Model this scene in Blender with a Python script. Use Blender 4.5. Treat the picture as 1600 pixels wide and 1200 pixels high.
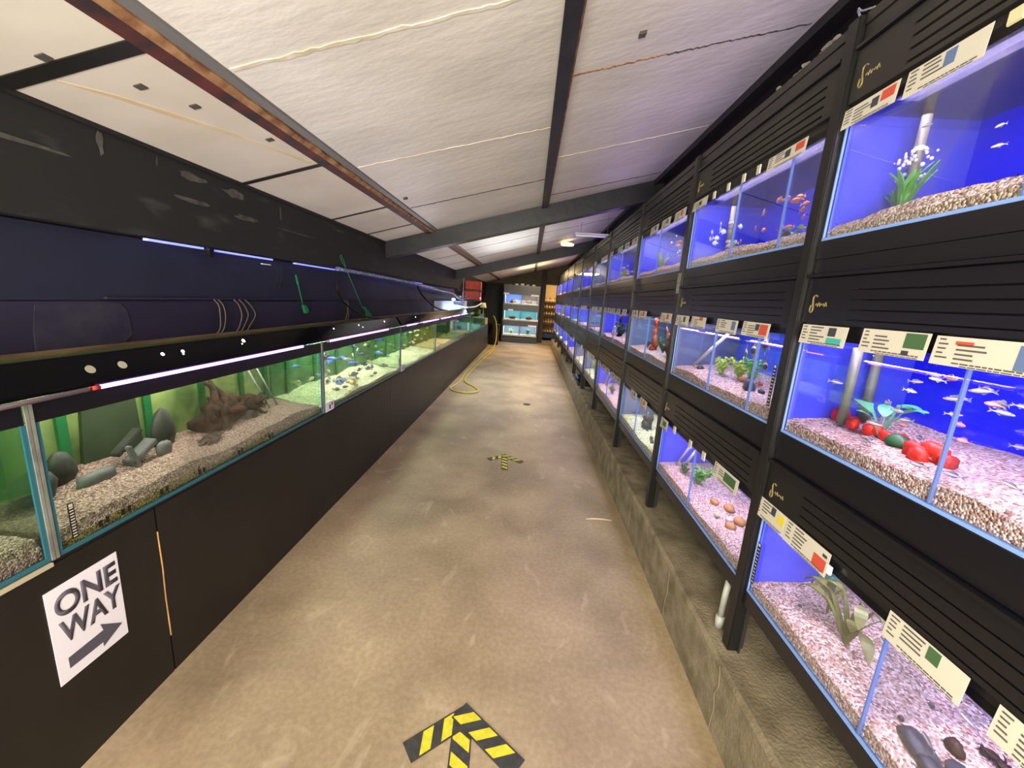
import bpy, bmesh, math, random
from mathutils import Vector, Matrix
for o in list(bpy.data.objects): bpy.data.objects.remove(o)
C = bpy.context.scene.collection
S = bpy.context.scene
rnd = random.Random(7)

# ------------------------------------------------------------------ camera
cd = bpy.data.cameras.new('camera'); cam = bpy.data.objects.new('camera', cd); C.objects.link(cam)
FPX = 625.14
cd.sensor_fit = 'HORIZONTAL'; cd.sensor_width = 36.0; cd.lens = 36.0 * FPX / 1600.0
cd.clip_start = 0.02; cd.clip_end = 100
Yc = Vector((830 - 800, 600 - 470, -FPX)).normalized()
Zc = -Vector((600 - 800, 600 - 3560, -FPX)); Zc -= Yc * Zc.dot(Yc); Zc.normalize()
Xc = Yc.cross(Zc)
cam.matrix_world = Matrix((Xc, Yc, Zc)).to_4x4()
cam.location = (0, 0, 1.5)
S.camera = cam
# ------------------------------------------------------------------ view + world
vs = S.view_settings
S.display_settings.display_device = 'sRGB'
vs.view_transform = 'Standard'; vs.look = 'None'; vs.exposure = 0.22; vs.gamma = 1.0
vs.use_curve_mapping = False
S.cycles.transparent_max_bounces = 24
S.cycles.sample_clamp_indirect = 4.0
w = bpy.data.worlds.new('world'); S.world = w; w.use_nodes = True
w.node_tree.nodes['Background'].inputs[0].default_value = (0.9, 0.88, 0.85, 1)
w.node_tree.nodes['Background'].inputs[1].default_value = 0.03

def s2l(c):
    if isinstance(c, str): c = [int(c[i:i + 2], 16) / 255 for i in (0, 2, 4)]
    return tuple(((x / 12.92) if x <= 0.04045 else ((x + 0.055) / 1.055) ** 2.4) for x in c) + (1,)

def area_light(name, loc, aim, size, power, color=(1, 1, 1), spread=180):
    d = bpy.data.lights.new(name, 'AREA'); d.shape = 'RECTANGLE'; d.size, d.size_y = size
    d.energy = power; d.color = color; d.spread = math.radians(spread)
    o = bpy.data.objects.new(name, d); C.objects.link(o); o.location = loc
    o.rotation_euler = Vector(aim).to_track_quat('-Z', 'Y').to_euler()
    return o

# the shop's ceiling lamps: battens above / behind the camera, warm lamps over the far end, plus added fills
area_light('near_batten_light', (-0.25, -0.75, 2.28), (0, 0.30, -1), (0.9, 0.12), 46, (1.0, 0.91, 0.74))
area_light('added_front_fill', (-0.45, -1.7, 1.15), (0, 0.80, 0.62), (1.8, 0.9), 190, (1.0, 0.95, 0.84))  # added fill low behind the camera, brightens ceiling and floor
area_light('mid_batten_light', (-0.35, 6.9, 2.2), (0, 0, -1), (0.9, 1.6), 24, (0.9, 0.93, 1.0), 110)
area_light('added_mid_uplight', (-0.35, 6.7, 1.95), (0, 0, 1), (0.9, 1.8), 7, (0.85, 0.92, 1.0), 150)  # added uplight that lifts the ceiling past the first rafter
area_light('far_lamp_light', (0.1, 12.0, 2.35), (0, 0, -1), (0.5, 0.9), 70, (1.0, 0.72, 0.38))
area_light('far_lamp_glow', (0.1, 12.3, 2.2), (0, 0, 1), (0.9, 0.9), 9, (1.0, 0.80, 0.5))
area_light('shop_beyond_light', (0.9, 15.4, 2.3), (0, 0.3, -1), (0.5, 0.5), 24, (1.0, 0.72, 0.4))

# ------------------------------------------------------------------ materials
MATS = {}
def mat(name, col, rough=0.6, metal=0.0, col2=None, scale=8.0, stretch=(1, 1, 1), bump=0.0, bscale=None,
        emit=None, estr=0.0, spec=0.5, lo=0.35, hi=0.65, detail=4, rough2=None):
    if name in MATS: return MATS[name]
    m = bpy.data.materials.new(name); m.use_nodes = True; MATS[name] = m
    nt = m.node_tree; b = nt.nodes['Principled BSDF']
    b.inputs['Base Color'].default_value = s2l(col); b.inputs['Roughness'].default_value = rough
    b.inputs['Metallic'].default_value = metal; b.inputs['Specular IOR Level'].default_value = spec
    m.diffuse_color = s2l(col)
    if col2 is not None or bump or rough2 is not None:
        tc = nt.nodes.new('ShaderNodeTexCoord'); mp = nt.nodes.new('ShaderNodeMapping')
        mp.inputs['Scale'].default_value = stretch
        nt.links.new(tc.outputs['Object'], mp.inputs['Vector'])
        n = nt.nodes.new('ShaderNodeTexNoise'); n.inputs['Scale'].default_value = scale; n.inputs['Detail'].default_value = detail
        nt.links.new(mp.outputs[0], n.inputs['Vector'])
        if col2 is not None:
            r = nt.nodes.new('ShaderNodeValToRGB')
            r.color_ramp.elements[0].position = lo; r.color_ramp.elements[1].position = hi
            r.color_ramp.elements[0].color = s2l(col); r.color_ramp.elements[1].color = s2l(col2)
            nt.links.new(n.outputs['Fac'], r.inputs['Fac']); nt.links.new(r.outputs[0], b.inputs['Base Color'])
        if rough2 is not None:
            mr = nt.nodes.new('ShaderNodeMapRange'); mr.inputs['To Min'].default_value = rough; mr.inputs['To Max'].default_value = rough2
            nt.links.new(n.outputs['Fac'], mr.inputs['Value']); nt.links.new(mr.outputs[0], b.inputs['Roughness'])
        if bump:
            n2 = nt.nodes.new('ShaderNodeTexNoise'); n2.inputs['Scale'].default_value = bscale or scale * 4
            n2.inputs['Detail'].default_value = 3
            nt.links.new(mp.outputs[0], n2.inputs['Vector'])
            bp = nt.nodes.new('ShaderNodeBump'); bp.inputs['Strength'].default_value = bump; bp.inputs['Distance'].default_value = 0.01
            nt.links.new(n2.outputs['Fac'], bp.inputs['Height']); nt.links.new(bp.outputs[0], b.inputs['Normal'])
    if emit is not None:
        b.inputs['Emission Color'].default_value = s2l(emit); b.inputs['Emission Strength'].default_value = estr
    return m

def glass(name, tint=(1, 1, 1), refl=0.6, rough=0.0):
    m = bpy.data.materials.new(name); m.use_nodes = True; MATS[name] = m
    nt = m.node_tree; nt.nodes.clear()
    out = nt.nodes.new('ShaderNodeOutputMaterial'); mx = nt.nodes.new('ShaderNodeMixShader')
    t = nt.nodes.new('ShaderNodeBsdfTransparent'); t.inputs[0].default_value = (*tint, 1)
    g = nt.nodes.new('ShaderNodeBsdfGlossy'); g.inputs['Roughness'].default_value = rough
    f = nt.nodes.new('ShaderNodeFresnel'); f.inputs[0].default_value = 1.3
    k = nt.nodes.new('ShaderNodeMath'); k.operation = 'MULTIPLY'; k.inputs[1].default_value = refl
    nt.links.new(f.outputs[0], k.inputs[0]); nt.links.new(k.outputs[0], mx.inputs[0])
    nt.links.new(t.outputs[0], mx.inputs[1]); nt.links.new(g.outputs[0], mx.inputs[2]); nt.links.new(mx.outputs[0], out.inputs[0])
    return m

def gravel(name, cols, scale=150, front=None):
    """loose gravel: one flat colour per stone out of the given colours, rounded by a bump"""
    m = bpy.data.materials.new(name); m.use_nodes = True; MATS[name] = m
    nt = m.node_tree; b = nt.nodes['Principled BSDF']; b.inputs['Roughness'].default_value = 0.7
    tc = nt.nodes.new('ShaderNodeTexCoord')
    v = nt.nodes.new('ShaderNodeTexVoronoi'); v.inputs['Scale'].default_value = scale
    mp = nt.nodes.new('ShaderNodeMapping'); mp.inputs['Scale'].default_value = (1, 1, 1.0)
    nt.links.new(tc.outputs['Object'], mp.inputs['Vector']); nt.links.new(mp.outputs[0], v.inputs['Vector'])
    sp = nt.nodes.new('ShaderNodeSeparateColor'); nt.links.new(v.outputs['Color'], sp.inputs[0])
    r = nt.nodes.new('ShaderNodeValToRGB'); r.color_ramp.interpolation = 'CONSTANT'
    while len(r.color_ramp.elements) < len(cols): r.color_ramp.elements.new(0.5)
    for i, c in enumerate(cols):
        r.color_ramp.elements[i].position = i / len(cols); r.color_ramp.elements[i].color = s2l(c)
    nt.links.new(sp.outputs[0], r.inputs['Fac']); nt.links.new(r.outputs[0], b.inputs['Base Color'])
    bp = nt.nodes.new('ShaderNodeBump'); bp.invert = True; bp.inputs['Strength'].default_value = 0.9; bp.inputs['Distance'].default_value = 0.006
    nt.links.new(v.outputs['Distance'], bp.inputs['Height']); nt.links.new(bp.outputs[0], b.inputs['Normal'])
    m.diffuse_color = s2l(cols[len(cols) // 2])
    return m

# floor: worn screed, brown and tan with pale scuffs
def floor_mat():
    m = bpy.data.materials.new('worn_concrete_floor'); m.use_nodes = True
    nt = m.node_tree; b = nt.nodes['Principled BSDF']
    tc = nt.nodes.new('ShaderNodeTexCoord')
    def noise(sc, det=6, dist=0.0, st=(1, 1, 1)):
        mp = nt.nodes.new('ShaderNodeMapping'); mp.inputs['Scale'].default_value = st
        nt.links.new(tc.outputs['Object'], mp.inputs[0])
        n = nt.nodes.new('ShaderNodeTexNoise'); n.inputs['Scale'].default_value = sc; n.inputs['Detail'].default_value = det
        n.inputs['Distortion'].default_value = dist; nt.links.new(mp.outputs[0], n.inputs['Vector']); return n
    def ramp(src, a, bb, c1, c2):
        r = nt.nodes.new('ShaderNodeValToRGB'); r.color_ramp.elements[0].position = a; r.color_ramp.elements[1].position = bb
        r.color_ramp.elements[0].color = c1; r.color_ramp.elements[1].color = c2
        nt.links.new(src.outputs[0], r.inputs[0]); return r
    base = ramp(noise(1.7, 10, 0.25), 0.36, 0.64, s2l('84735a'), s2l('a59274'))
    fine = ramp(noise(48, 9, 0.15), 0.38, 0.66, (0.90, 0.89, 0.88, 1), (1.10, 1.10, 1.09, 1))
    mul = nt.nodes.new('ShaderNodeMixRGB'); mul.blend_type = 'MULTIPLY'; mul.inputs[0].default_value = 1
    nt.links.new(base.outputs[0], mul.inputs[1]); nt.links.new(fine.outputs[0], mul.inputs[2])
    scuff = ramp(noise(4.5, 10, 2.6, (1, 0.5, 1)), 0.60, 0.74, (0, 0, 0, 1), (0.34, 0.34, 0.34, 1))
    mx = nt.nodes.new('ShaderNodeMixRGB'); mx.inputs[2].default_value = s2l('cbbd9f')
    nt.links.new(scuff.outputs[0], mx.inputs[0]); nt.links.new(mul.outputs[0], mx.inputs[1])
    pink = ramp(noise(0.8, 3), 0.5, 0.66, (0, 0, 0, 1), (0.15, 0.15, 0.15, 1))
    mx2 = nt.nodes.new('ShaderNodeMixRGB'); mx2.inputs[2].default_value = s2l('93756a')
    nt.links.new(pink.outputs[0], mx2.inputs[0]); nt.links.new(mx.outputs[0], mx2.inputs[1])
    nt.links.new(mx2.outputs[0], b.inputs['Base Color'])
    mr = nt.nodes.new('ShaderNodeMapRange'); mr.inputs['To Min'].default_value = 0.32; mr.inputs['To Max'].default_value = 0.62
    n3 = noise(3, 5); nt.links.new(n3.outputs[0], mr.inputs['Value']); nt.links.new(mr.outputs[0], b.inputs['Roughness'])
    bp = nt.nodes.new('ShaderNodeBump'); bp.inputs['Strength'].default_value = 0.25; bp.inputs['Distance'].default_value = 0.004
    n4 = noise(60, 4); nt.links.new(n4.outputs[0], bp.inputs['Height']); nt.links.new(bp.outputs[0], b.inputs['Normal'])
    return m
M_floor = floor_mat()
M_kerb = mat('rough_concrete', '8f836b', 0.9, col2='6a5f4a', scale=9, bump=0.45, bscale=90, detail=8)
M_ceil = mat('insulation_foil', 'e2ddd2', 0.34, col2='d3cdc2', scale=1.6, stretch=(1, 2.2, 1), bump=0.35, bscale=9, rough2=0.5)
M_ceil_old = mat('insulation_board', 'ddd5c4', 0.6, col2='cfc5b2', scale=2.2, bump=0.12, bscale=14)
M_seam = mat('torn_foil_tape', 'e9e2cf', 0.5, col2='c9bb98', scale=9)
M_foam = mat('foam_edge', 'a88258', 0.9, col2='74492c', scale=14)
M_dkseam = mat('dark_seam', '4b463f', 0.8)
M_stain = mat('yellow_glue_stain', 'cbb48c', 0.8, col2='d8c8a6', scale=7)
M_rust = mat('red_oxide_steel', '5a2418', 0.55, col2='2a1c17', scale=5, stretch=(1, 1.5, 1), lo=0.42, hi=0.6)
M_greymetal = mat('grey_steel', '7d7c78', 0.4, metal=0.4)
M_rafter = mat('black_painted_rafter', '1d1f21', 0.42, col2='292b2d', scale=5, bump=0.2)
M_black = mat('black_board', '15130f', 0.5, col2='211d17', scale=3, bump=0.1)
M_counter = mat('black_painted_plywood', '13110e', 0.45, col2='1c1915', scale=2.5, stretch=(1, 2, 0.7), bump=0.15)
M_beam = mat('black_painted_plaster', '1b1b19', 0.7, col2='494740', scale=3.2, stretch=(1, 1, 2.6), lo=0.60, hi=0.85, bump=0.15)
M_navy = mat('navy_painted_wall', '232536', 0.6, col2='2b2d42', scale=2.2, bump=0.12)
M_purple = mat('purple_painted_wall', '2a263c', 0.62, col2='35304a', scale=2.5, bump=0.12)
M_patch = mat('scuffed_patch', '3b3648', 0.8, col2='2b2740', scale=12)
M_plaster = mat('bare_plaster', '5c5850', 0.9, col2='35332f', scale=16)
M_wood = mat('bare_batten', '86714e', 0.8, col2='5d4a30', scale=18, stretch=(1, 0.2, 1))
M_endwall = mat('brown_end_wall', '6a6250', 0.8, col2='5c5544', scale=3)
M_curtain = mat('dark_curtain', '3c4346', 0.9)
M_pillar = mat('brown_pillar', '3b3126', 0.7)
M_lid = mat('black_acrylic_lid', '050509', 0.12, spec=0.12)
M_band = mat('black_plastic_band', '121013', 0.35)
M_rackblk = mat('rack_black_plastic', '24221f', 0.38, col2='2b2925', scale=5, spec=0.5)
M_rackrail = mat('rack_black_rail', '121115', 0.3, spec=0.6)
M_post = mat('black_steel_post', '1e1d1c', 0.35, metal=0.2)
M_postin = mat('dark_grey_post_flange', '3a3a38', 0.4, metal=0.4)
M_silblue = mat('blue_silicone', '7d9fdc', 0.35)
M_silteal = mat('teal_silicone', '2b6472', 0.35)
M_silgrey = mat('grey_silicone', '8a8a80', 0.45, col2='6d6d66', scale=18)
M_glass = glass('aquarium_glass', (0.97, 0.985, 1.0), 0.33)
M_glassg = glass('green_aquarium_glass', (0.95, 0.985, 0.96), 0.5)
M_div = glass('dividing_glass', (0.93, 0.95, 1.0), 0.3)
M_water = glass('clear_water', (0.975, 0.98, 1.0), 0.12)
M_waterg = glass('greenish_water', (0.93, 0.97, 0.90), 0.12)
M_surf = glass('water_surface', (0.9, 0.92, 1.0), 0.5, 0.05)
BACK = {
 'blue': mat('royal_blue_back', (0.06, 0.07, 0.86), 0.6),
 'lightblue': mat('light_blue_back', (0.22, 0.36, 0.86), 0.6),
 'teal': mat('teal_back', (0.12, 0.42, 0.46), 0.6),
 'dark': mat('dark_grey_back', (0.24, 0.25, 0.27), 0.6, col2='5a4a38', scale=6),
 'pale': mat('pale_grey_blue_back', (0.32, 0.42, 0.50), 0.6),
}
M_side = mat('pale_blue_side', (0.26, 0.29, 0.84), 0.3)  # side colours carry the hazy reflection in the tank ends
M_sidegrey = mat('grey_blue_side', (0.36, 0.40, 0.55), 0.3)
M_gpink = gravel('pink_gravel', ['8a6258', 'c49a90', 'dcbcb2', 'e8d0c8', 'a87c6c', 'f2e4de', 'cfa89c', 'b49c90'], 190)
M_gtan = gravel('tan_gravel', ['7d6248', 'ac8e70', 'caae90', 'dcc6aa', '957a60', 'e8d8c0'], 190)
M_gyel = gravel('pale_yellow_gravel', ['8d8a5c', 'c8c79a', 'dcdcb6', 'a8a678', 'eceacb'], 150)
M_gleft = gravel('brown_gravel', ['5c4640', '8f7268', 'b0938a', 'c8aea6', '705650', 'a08278'], 210)
M_galgae = gravel('algae_gravel', ['5c4c1e', '8d7c3c', 'a8984f', '6e5a26', 'bcae68', '7b6a34'], 190)
M_gwhite = gravel('white_cream_gravel', ['b5ac86', 'd8d2b2', 'ece8d2', 'a09870', 'e2dcc0'], 120)
M_galgback = mat('algae_back', '4a5c34', 0.7, col2='96a468', scale=5, stretch=(1, 1, 0.8), detail=6)
M_galgback2 = mat('plain_green_back', '3f6244', 0.7, col2='557a50', scale=5)
M_gpost = mat('green_upright', '0e5a2e', 0.6)
M_dkgreen = mat('dark_green_cover', '20301a', 0.8, col2='2c3a20', scale=6)
M_slate = mat('grey_slate', '32342f', 0.6, col2='20221e', scale=9, bump=0.3)
M_paleslate = mat('pale_slate', '66666a', 0.6, col2='4a4c4c', scale=9, bump=0.3)
M_darkstone = mat('dark_pebble', '2a2c33', 0.45, col2='3c3e46', scale=11)
M_tanstone = mat('tan_pebble', 'b4834c', 0.5, col2='9a6b3c', scale=6)
M_palestone = mat('pale_pebble', 'cfc4a0', 0.5, col2='b9b0a0', scale=6)
M_whitestone = mat('white_pebble', 'c9c6c8', 0.5)
M_wooddk = mat('dark_driftwood', '1e1411', 0.8, col2='46281a', scale=14, bump=0.6)
M_woodred = mat('red_brown_driftwood', '7a3526', 0.7, col2='4a2118', scale=10, bump=0.5)
M_redorn = mat('red_ornament', 'd02a14', 0.5, col2='b02010', scale=14, bump=0.4)
M_orange = mat('orange_ornament', 'b8452c', 0.6, col2='8a2f20', scale=12, bump=0.4)
M_leaf = mat('green_leaf', '3f8a2a', 0.45, col2='5aa53a', scale=20)
M_leafdk = mat('dark_green_leaf', '1f4a24', 0.5, col2='2c5f2e', scale=20)
M_leafyel = mat('yellow_green_leaf', '8aa632', 0.5, col2='a8bb4a', scale=20)
M_leafolive = mat('olive_leaf', '4a5220', 0.5, col2='666430', scale=20)
M_leafsea = mat('sea_green_leaf', '4f9a74', 0.45, col2='3c8060', scale=20)
M_pipegrey = mat('grey_filter_tube', '77776a', 0.5, col2='5f5f56', scale=6)
M_bubble = mat('white_bubbles', 'f0e8f8', 0.25)
M_whiteplast = mat('white_plastic', 'e6e2e8', 0.35)
M_card = mat('card_white', 'c6c0b0', 0.6)
M_print = mat('card_print', '55524c', 0.7)
M_white = mat('paper_white', 'f2eef6', 0.55)
M_ink = mat('grey_ink', '55505c', 0.7)
M_gold = mat('worn_gold_print', '82734a', 0.5, col2='77663a', scale=60)
M_yellow = mat('yellow_tape', 'cfc428', 0.5, col2='b8ae2c', scale=60)
M_tapeblk = mat('black_tape', '2c2b29', 0.5, col2='3a3936', scale=50)
M_hose = mat('yellow_hose', 'c8b92c', 0.5)
M_net = mat('green_net', '1f9058', 0.6)
M_netwire = mat('green_wire_handle', '1f9a5a', 0.5)
M_cable = mat('black_cable', '0c0c0e', 0.5)
M_cord = mat('tan_cord', '7f725c', 0.8)
M_clear = mat('clear_plastic_tube', '9aa0a4', 0.2)
M_crate = mat('orange_plastic', 'f0562c', 0.45, col2='dc4a22', scale=8)
M_shade = mat('cream_lamp_shade', 'd9d1b0', 0.7, emit='e8dcae', estr=0.12)
M_tube = mat('violet_tube', 'f0d8ff', 0.3, emit=(0.78, 0.48, 1.0), estr=6.5)
M_tubew = mat('blue_tube', 'd8e4ff', 0.3, emit=(0.30, 0.36, 1.0), estr=.55)
M_glint = mat('white_glint', 'ffffff', 0.3, emit=(1, 0.93, 0.88), estr=5.0)  # glowing discs that paint lamp reflections on the glossy canopies
M_redcap = mat('red_plastic', 'b03020', 0.5)
M_poly = mat('polystyrene', 'dfe6f2', 0.8)
M_pvc = mat('grey_white_pvc', 'b9bbb2', 0.5, col2='8f928a', scale=9)
M_amber = mat('amber_bottle', 'a8722c', 0.3)
M_creamlab = mat('cream_label', 'd8caa0', 0.6)
M_bluebox = mat('blue_plastic', '123a78', 0.4)
M_shelfwood = mat('wood_shelf', '6a4c2a', 0.7)
M_brownpaper = mat('tan_board', 'b59d70', 0.8)

# ------------------------------------------------------------------ mesh helpers
class MB:
    """collects shapes in world coordinates, then links ONE mesh object"""
    def __init__(s): s.v = []; s.f = []; s.m = []
    def add(s, vs, fs, mi=0):
        n = len(s.v); s.v += [tuple(v) for v in vs]; s.f += [tuple(i + n for i in f) for f in fs]; s.m += [mi] * len(fs); return s
    def box(s, x0, x1, y0, y1, z0, z1, mi=0):
        v = [(x, y, z) for z in (z0, z1) for y in (y0, y1) for x in (x0, x1)]
        return s.add(v, [(0, 2, 3, 1), (4, 5, 7, 6), (0, 1, 5, 4), (2, 6, 7, 3), (0, 4, 6, 2), (1, 3, 7, 5)], mi)
    def hexa(s, v8, mi=0):
        return s.add(v8, [(0, 2, 3, 1), (4, 5, 7, 6), (0, 1, 5, 4), (2, 6, 7, 3), (0, 4, 6, 2), (1, 3, 7, 5)], mi)
    def prism(s, poly, axis, a, b, mi=0):
        """poly = list of 2D points, extruded along axis from a to b"""
        n = len(poly)
        def P(p, t): return {'x': (t, p[0], p[1]), 'y': (p[0], t, p[1]), 'z': (p[0], p[1], t)}[axis]
        v = [P(p, a) for p in poly] + [P(p, b) for p in poly]
        f = [tuple(range(n))[::-1], tuple(range(n, 2 * n))] + [(i, (i + 1) % n, (i + 1) % n + n, i + n) for i in range(n)]
        return s.add(v, f, mi)
    def tube(s, pts, r, seg=8, mi=0, r2=None, closed=False):
        pts = [Vector(p) for p in pts]; n = len(pts); rings = []
        up = Vector((0.12, 0.31, 0.94)).normalized()
        for i, p in enumerate(pts):
            d = (pts[(i + 1) % n] - pts[i - 1]) if closed else (pts[min(i + 1, n - 1)] - pts[max(i - 1, 0)])
            if d.length < 1e-9: d = Vector((0, 0, 1))
            d.normalize(); a = d.cross(up)
            if a.length < 1e-3: a = d.cross(Vector((1, 0, 0)))
            a.normalize(); b = d.cross(a)
            rr = r if r2 is None else r + (r2 - r) * i / (n - 1)
            if isinstance(r, (list, tuple)): rr = r[i]
            rings.append([p + (a * math.cos(t) + b * math.sin(t)) * rr for t in [2 * math.pi * k / seg for k in range(seg)]])
        v = [q for rg in rings for q in rg]; f = []
        for i in range(n if closed else n - 1):
            j = (i + 1) % n
            for k in range(seg): f.append((i * seg + k, i * seg + (k + 1) % seg, j * seg + (k + 1) % seg, j * seg + k))
        if not closed: f += [tuple(range(seg))[::-1], tuple(range((n - 1) * seg, n * seg))]
        return s.add(v, f, mi)
    def lathe(s, prof, c, seg=16, mi=0):
        v = [(c[0] + r * math.cos(2 * math.pi * k / seg), c[1] + r * math.sin(2 * math.pi * k / seg), c[2] + z) for r, z in prof for k in range(seg)]
        f = [(i * seg + k, i * seg + (k + 1) % seg, (i + 1) * seg + (k + 1) % seg, (i + 1) * seg + k) for i in range(len(prof) - 1) for k in range(seg)]
        f += [tuple(range(seg))[::-1], tuple(range((len(prof) - 1) * seg, len(prof) * seg))]
        return s.add(v, f, mi)
    def blob(s, c, r, rough=0.12, seed=0, seg=14, mi=0, rot=0.0):
        R = random.Random(seed); c = Vector(c); ph = [R.uniform(0, 6.3) for _ in range(6)]
        v = []; nr = seg // 2
        for i in range(nr + 1):
            th = math.pi * i / nr
            for k in range(seg):
                a = 2 * math.pi * k / seg
                d = Vector((math.sin(th) * math.cos(a), math.sin(th) * math.sin(a), math.cos(th)))
                q = 1 + rough * (math.sin(3 * d.x + ph[0]) + math.sin(4 * d.y + ph[1]) + math.sin(5 * d.z + ph[2]) + 0.6 * math.sin(9 * d.x + 7 * d.y + ph[3])) / 2
                p = Vector((d.x * r[0], d.y * r[1], d.z * r[2])) * q
                p.rotate(Matrix.Rotation(rot, 3, 'Z')); v.append(c + p)
        f = [(i * seg + k, (i + 1) * seg + k, (i + 1) * seg + (k + 1) % seg, i * seg + (k + 1) % seg) for i in range(nr) for k in range(seg)]
        return s.add(v, f, mi)
    def leaf(s, base, tip, width, bend=0.0, mi=0, seg=6, th=0.0012):
        base = Vector(base); tip = Vector(tip); d = tip - base
        side = d.cross(Vector((0, 0, 1)))
        if side.length < 1e-4: side = Vector((0, 1, 0))
        side.normalize()
        nrm = side.cross(d).normalized()
        v = []
        for i in range(seg + 1):
            t = i / seg; p = base + d * t + nrm * bend * math.sin(math.pi * t)
            w_ = width * 0.5 * (math.sin(math.pi * min(1, t * 0.93 + 0.05)) ** 0.8) + 0.0004
            for sgn in (-1, 1):
                for h in (-th, th): v.append(p + side * sgn * w_ + nrm * h)
        f = []
        for i in range(seg):
            a = i * 4; b = a + 4
            f += [(a, b, b + 2, a + 2), (a + 1, a + 3, b + 3, b + 1), (a, a + 1, b + 1, b), (a + 2, b + 2, b + 3, a + 3)]
        f += [(0, 2, 3, 1), (seg * 4, seg * 4 + 1, seg * 4 + 3, seg * 4 + 2)]
        return s.add(v, f, mi)
    def build(s, name, mats, parent=None, origin=None, smooth=False, bevel=0.0):
        me = bpy.data.meshes.new(name)
        if not isinstance(mats, (list, tuple)): mats = [mats]
        if origin is None:
            if parent is not None: origin = parent['_o']
            else:
                xs = [v[0] for v in s.v]; ys = [v[1] for v in s.v]; zs = [v[2] for v in s.v]
                origin = ((min(xs) + max(xs)) / 2, (min(ys) + max(ys)) / 2, min(zs))
        ox, oy, oz = origin
        me.from_pydata([(x - ox, y - oy, z - oz) for x, y, z in s.v], [], s.f)
        for m in mats: me.materials.append(m)
        if len(mats) > 1: me.polygons.foreach_set('material_index', s.m)
        if smooth: me.polygons.foreach_set('use_smooth', [True] * len(me.polygons))
        bm = bmesh.new(); bm.from_mesh(me); bmesh.ops.recalc_face_normals(bm, faces=bm.faces)
        if bevel:
            es = [e for e in bm.edges if len(e.link_faces) == 2 and e.calc_face_angle(0) > 0.5]
            bmesh.ops.bevel(bm, geom=es, offset=bevel, segments=2, affect='EDGES', clamp_overlap=True)
        bm.to_mesh(me); bm.free()
        o = bpy.data.objects.new(name, me); C.objects.link(o)
        o['_o'] = tuple(origin)
        if parent is not None: o.parent = parent
        else: o.location = origin
        return o

def tag(o, label, cat, group=None, kind=None):
    o['label'] = label; o['category'] = cat
    if group: o['group'] = group
    if kind: o['kind'] = kind
    return o
def struct(o, label=None):
    o['kind'] = 'structure'
    if label: o['label'] = label
    return o
def thing(name, loc, label, cat, group=None):
    o = bpy.data.objects.new(name, None); C.objects.link(o); o.location = loc; o['_o'] = tuple(loc); o.empty_display_size = 0.05
    return tag(o, label, cat, group)

# ------------------------------------------------------------------ room shell
RZ = lambda x: 2.516 + 0.272 * x          # underside of the sloping roof
Y0R, Y1R = -2.2, 15.0
XW, XR = -1.78, 1.33
struct(MB().box(-2.6, 2.2, Y0R, 17.2, -0.1, 0.0).build('floor', M_floor, origin=(0, 0, 0)), 'worn tan and brown concrete floor of the aisle')
b = MB(); b.prism([(XW - .25, RZ(XW - .25)), (2.2, RZ(2.2)), (2.2, RZ(2.2) + .06), (XW - .25, RZ(XW - .25) + .06)], 'y', Y0R, 17.2)
struct(b.build('ceiling', M_ceil, origin=(0, 0, 2.5)), 'sloping white foil-faced insulation ceiling')
b = MB()   # left side panels between wall and first purlin are duller board
for y0, y1 in ((Y0R, 1.30), (1.36, 2.39), (2.42, 3.43), (3.46, 4.17), (4.2, 4.68), (4.86, 5.8), (5.83, 6.8), (6.83, 7.85), (7.88, 8.95)):
    b.prism([(-1.72, RZ(-1.72) - .008), (-1.215, RZ(-1.215) - .008), (-1.215, RZ(-1.215) + .002), (-1.72, RZ(-1.72) + .002)], 'y', y0, y1)
struct(b.build('trim_1', M_ceil_old), 'pale insulation boards between the left wall and the first purlin')
struct(MB().box(XW - .12, XW, Y0R, 17.2, 0, 2.1).build('wall_left', M_black))
struct(MB().box(XR, XR + .1, Y0R, 17.2, 0, 2.95).build('wall_right', M_black))
struct(MB().box(-2, 1.5, Y0R - .1, Y0R, 0, 3).build('wall_back', M_endwall))
b = MB()
b.prism([(XW, 0), (0.50, 0), (0.50, 2.12), (0.93, 2.12), (0.93, 0), (XR, 0), (XR, RZ(XR)), (XW, RZ(XW))], 'y', Y1R, Y1R + .08)
struct(b.build('wall_end', M_endwall))
struct(MB().box(-2, 2.2, 17.1, 17.2, 0, 3).build('wall_far', mat('lit_shop_wall', '8a7656', 0.8)))
struct(MB().box(0.33, 0.50, 14.82, 15.0, 0, 2.6).build('trim_2', M_pillar), 'brown pillar right of the end cabinet')
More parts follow.
